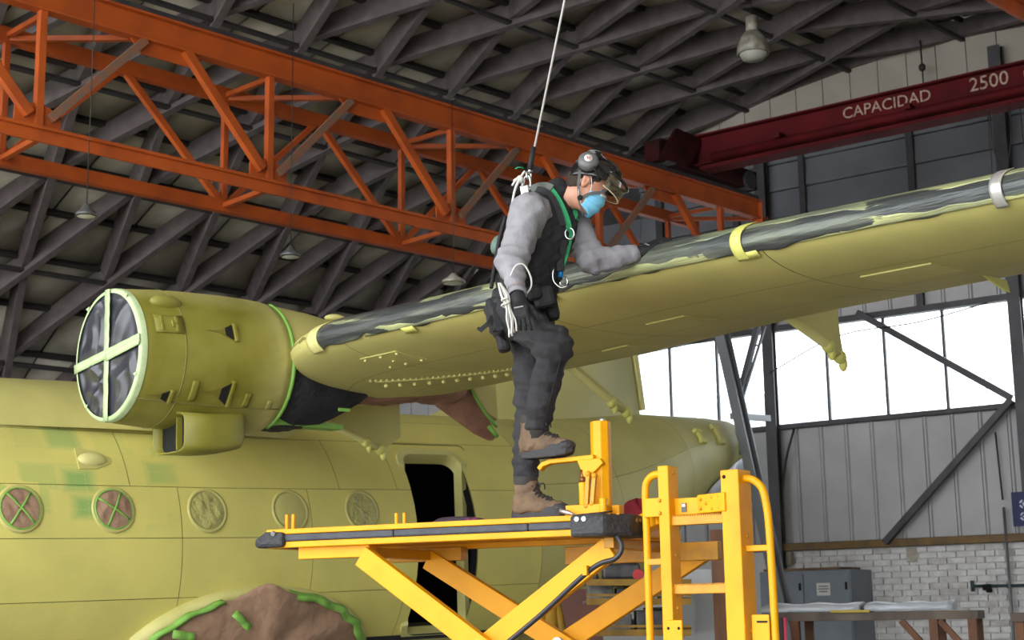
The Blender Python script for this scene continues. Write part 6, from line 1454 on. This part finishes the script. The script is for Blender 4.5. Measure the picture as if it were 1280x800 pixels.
# white cord: coil at the hip, loop round the belt, line up the back to the hook
cord = MB()
for k_ in range(7):
    a = k_*1.3; o_ = V(.012*math.cos(a), .01*math.sin(a), 0)
    cord.tube(cat_rom([H(624, 354, 7.0)+o_*.5, H(631, 370, 6.99)+o_*1.6, H(635, 385, 6.98)+o_*.8, H(637-k_*.6+2, 400, 6.98)+o_*1.6, H(639-k_*1.1+4, 420+k_*1.2-6, 6.98)+o_*.8], 5), .0042, 6)
cord.tube([H(632, 385, 6.975)+V(.018*math.cos(a), .014*math.sin(a), .004*a) for a in np.linspace(0, 12, 26)], .0045, 6)
cord.build('cord_coil', M_maskw, hn)
mb = MB(); mb.tube(cat_rom([H(638, 345, 7.0), H(645, 332, 6.99), H(655, 331, 7.0), H(663, 345, 7.02), H(664, 358, 7.04), H(657, 369, 7.06)], 7), .0042, 7); mb.build('cord_loop', M_maskw, hn)
# --- safety line (a thing of its own)
hk = H(655, 238, 7.34); tp = H(706, -6, 7.34); tp2 = H(662, 218, 7.34)
dln = nrm(H(706, 0, 7.34)-H(662, 216, 7.34)); top_ = H(706, 0, 7.34)+dln*4.6
ln_ = thing('safety_line', hk, 'steel safety line rising from the harness hook behind the worker to the roof', 'cable')
mb = MB(); mb.tube([H(664, 205, 7.34), top_], .0058, 8); mb.build('wire_rope', mat('grey_wire_rope', lin(196, 194, 190), .4, .3), ln_)
mb = MB(); mb.cyl(H(662, 213, 7.34), H(667, 184, 7.34), .013, n=12); mb.build('crimp_sleeve', M_web, ln_)
mb = MB(); c_ = H(658, 232, 7.34); mb.tube([c_+V(.020*math.cos(a)+.006*math.sin(a), 0, .052*math.sin(a)) for a in np.linspace(0, 2*PI, 20)[:-1]], .007, 8, closed=True); mb.build('snap_hook', M_steelb, ln_)
mb = MB(); c_ = H(661, 219, 7.34); mb.tube([c_+V(.012*math.cos(a), .008*math.cos(a), .022*math.sin(a)) for a in np.linspace(0, 2*PI, 16)[:-1]], .006, 8, closed=True); mb.cyl(H(662, 217, 7.34), H(663, 209, 7.34), .011, n=10); mb.build('swivel', M_steelb, ln_)
mb = MB(); c_ = H(656, 238, 7.33); mb.obox(c_, V(.022, 0, .004), V(0, .012, 0), V(-.004, 0, .026)); mb.build('hook_gate', M_steelb, ln_, bevel=.006)
wc = MB(); wc.tube(cat_rom([H(656, 214, 7.33), H(648, 226, 7.32), H(643, 240, 7.31), H(639, 262, 7.30), H(634, 285, 7.30), H(630, 305, 7.30)], 6), .0065, 7)
for dx, dy in ((-6, 14), (-10, 8), (-8, 2)): wc.tube(cat_rom([H(652, 222, 7.32), H(652+dx*.7, 222+dy*.4, 7.31), H(650+dx, 224+dy, 7.32)], 5), .0055, 6)
wc.ell(H(650, 224, 7.32), V(.018, 0, 0), V(0, .014, 0), V(0, 0, .02)); wc.build('white_cord', M_maskw, ln_)
mb = MB(); mb.tube([H(655, 210, 7.33), H(648, 209, 7.32), H(644, 211, 7.32)], .004, 5); mb.build('green_tie', M_green, ln_)
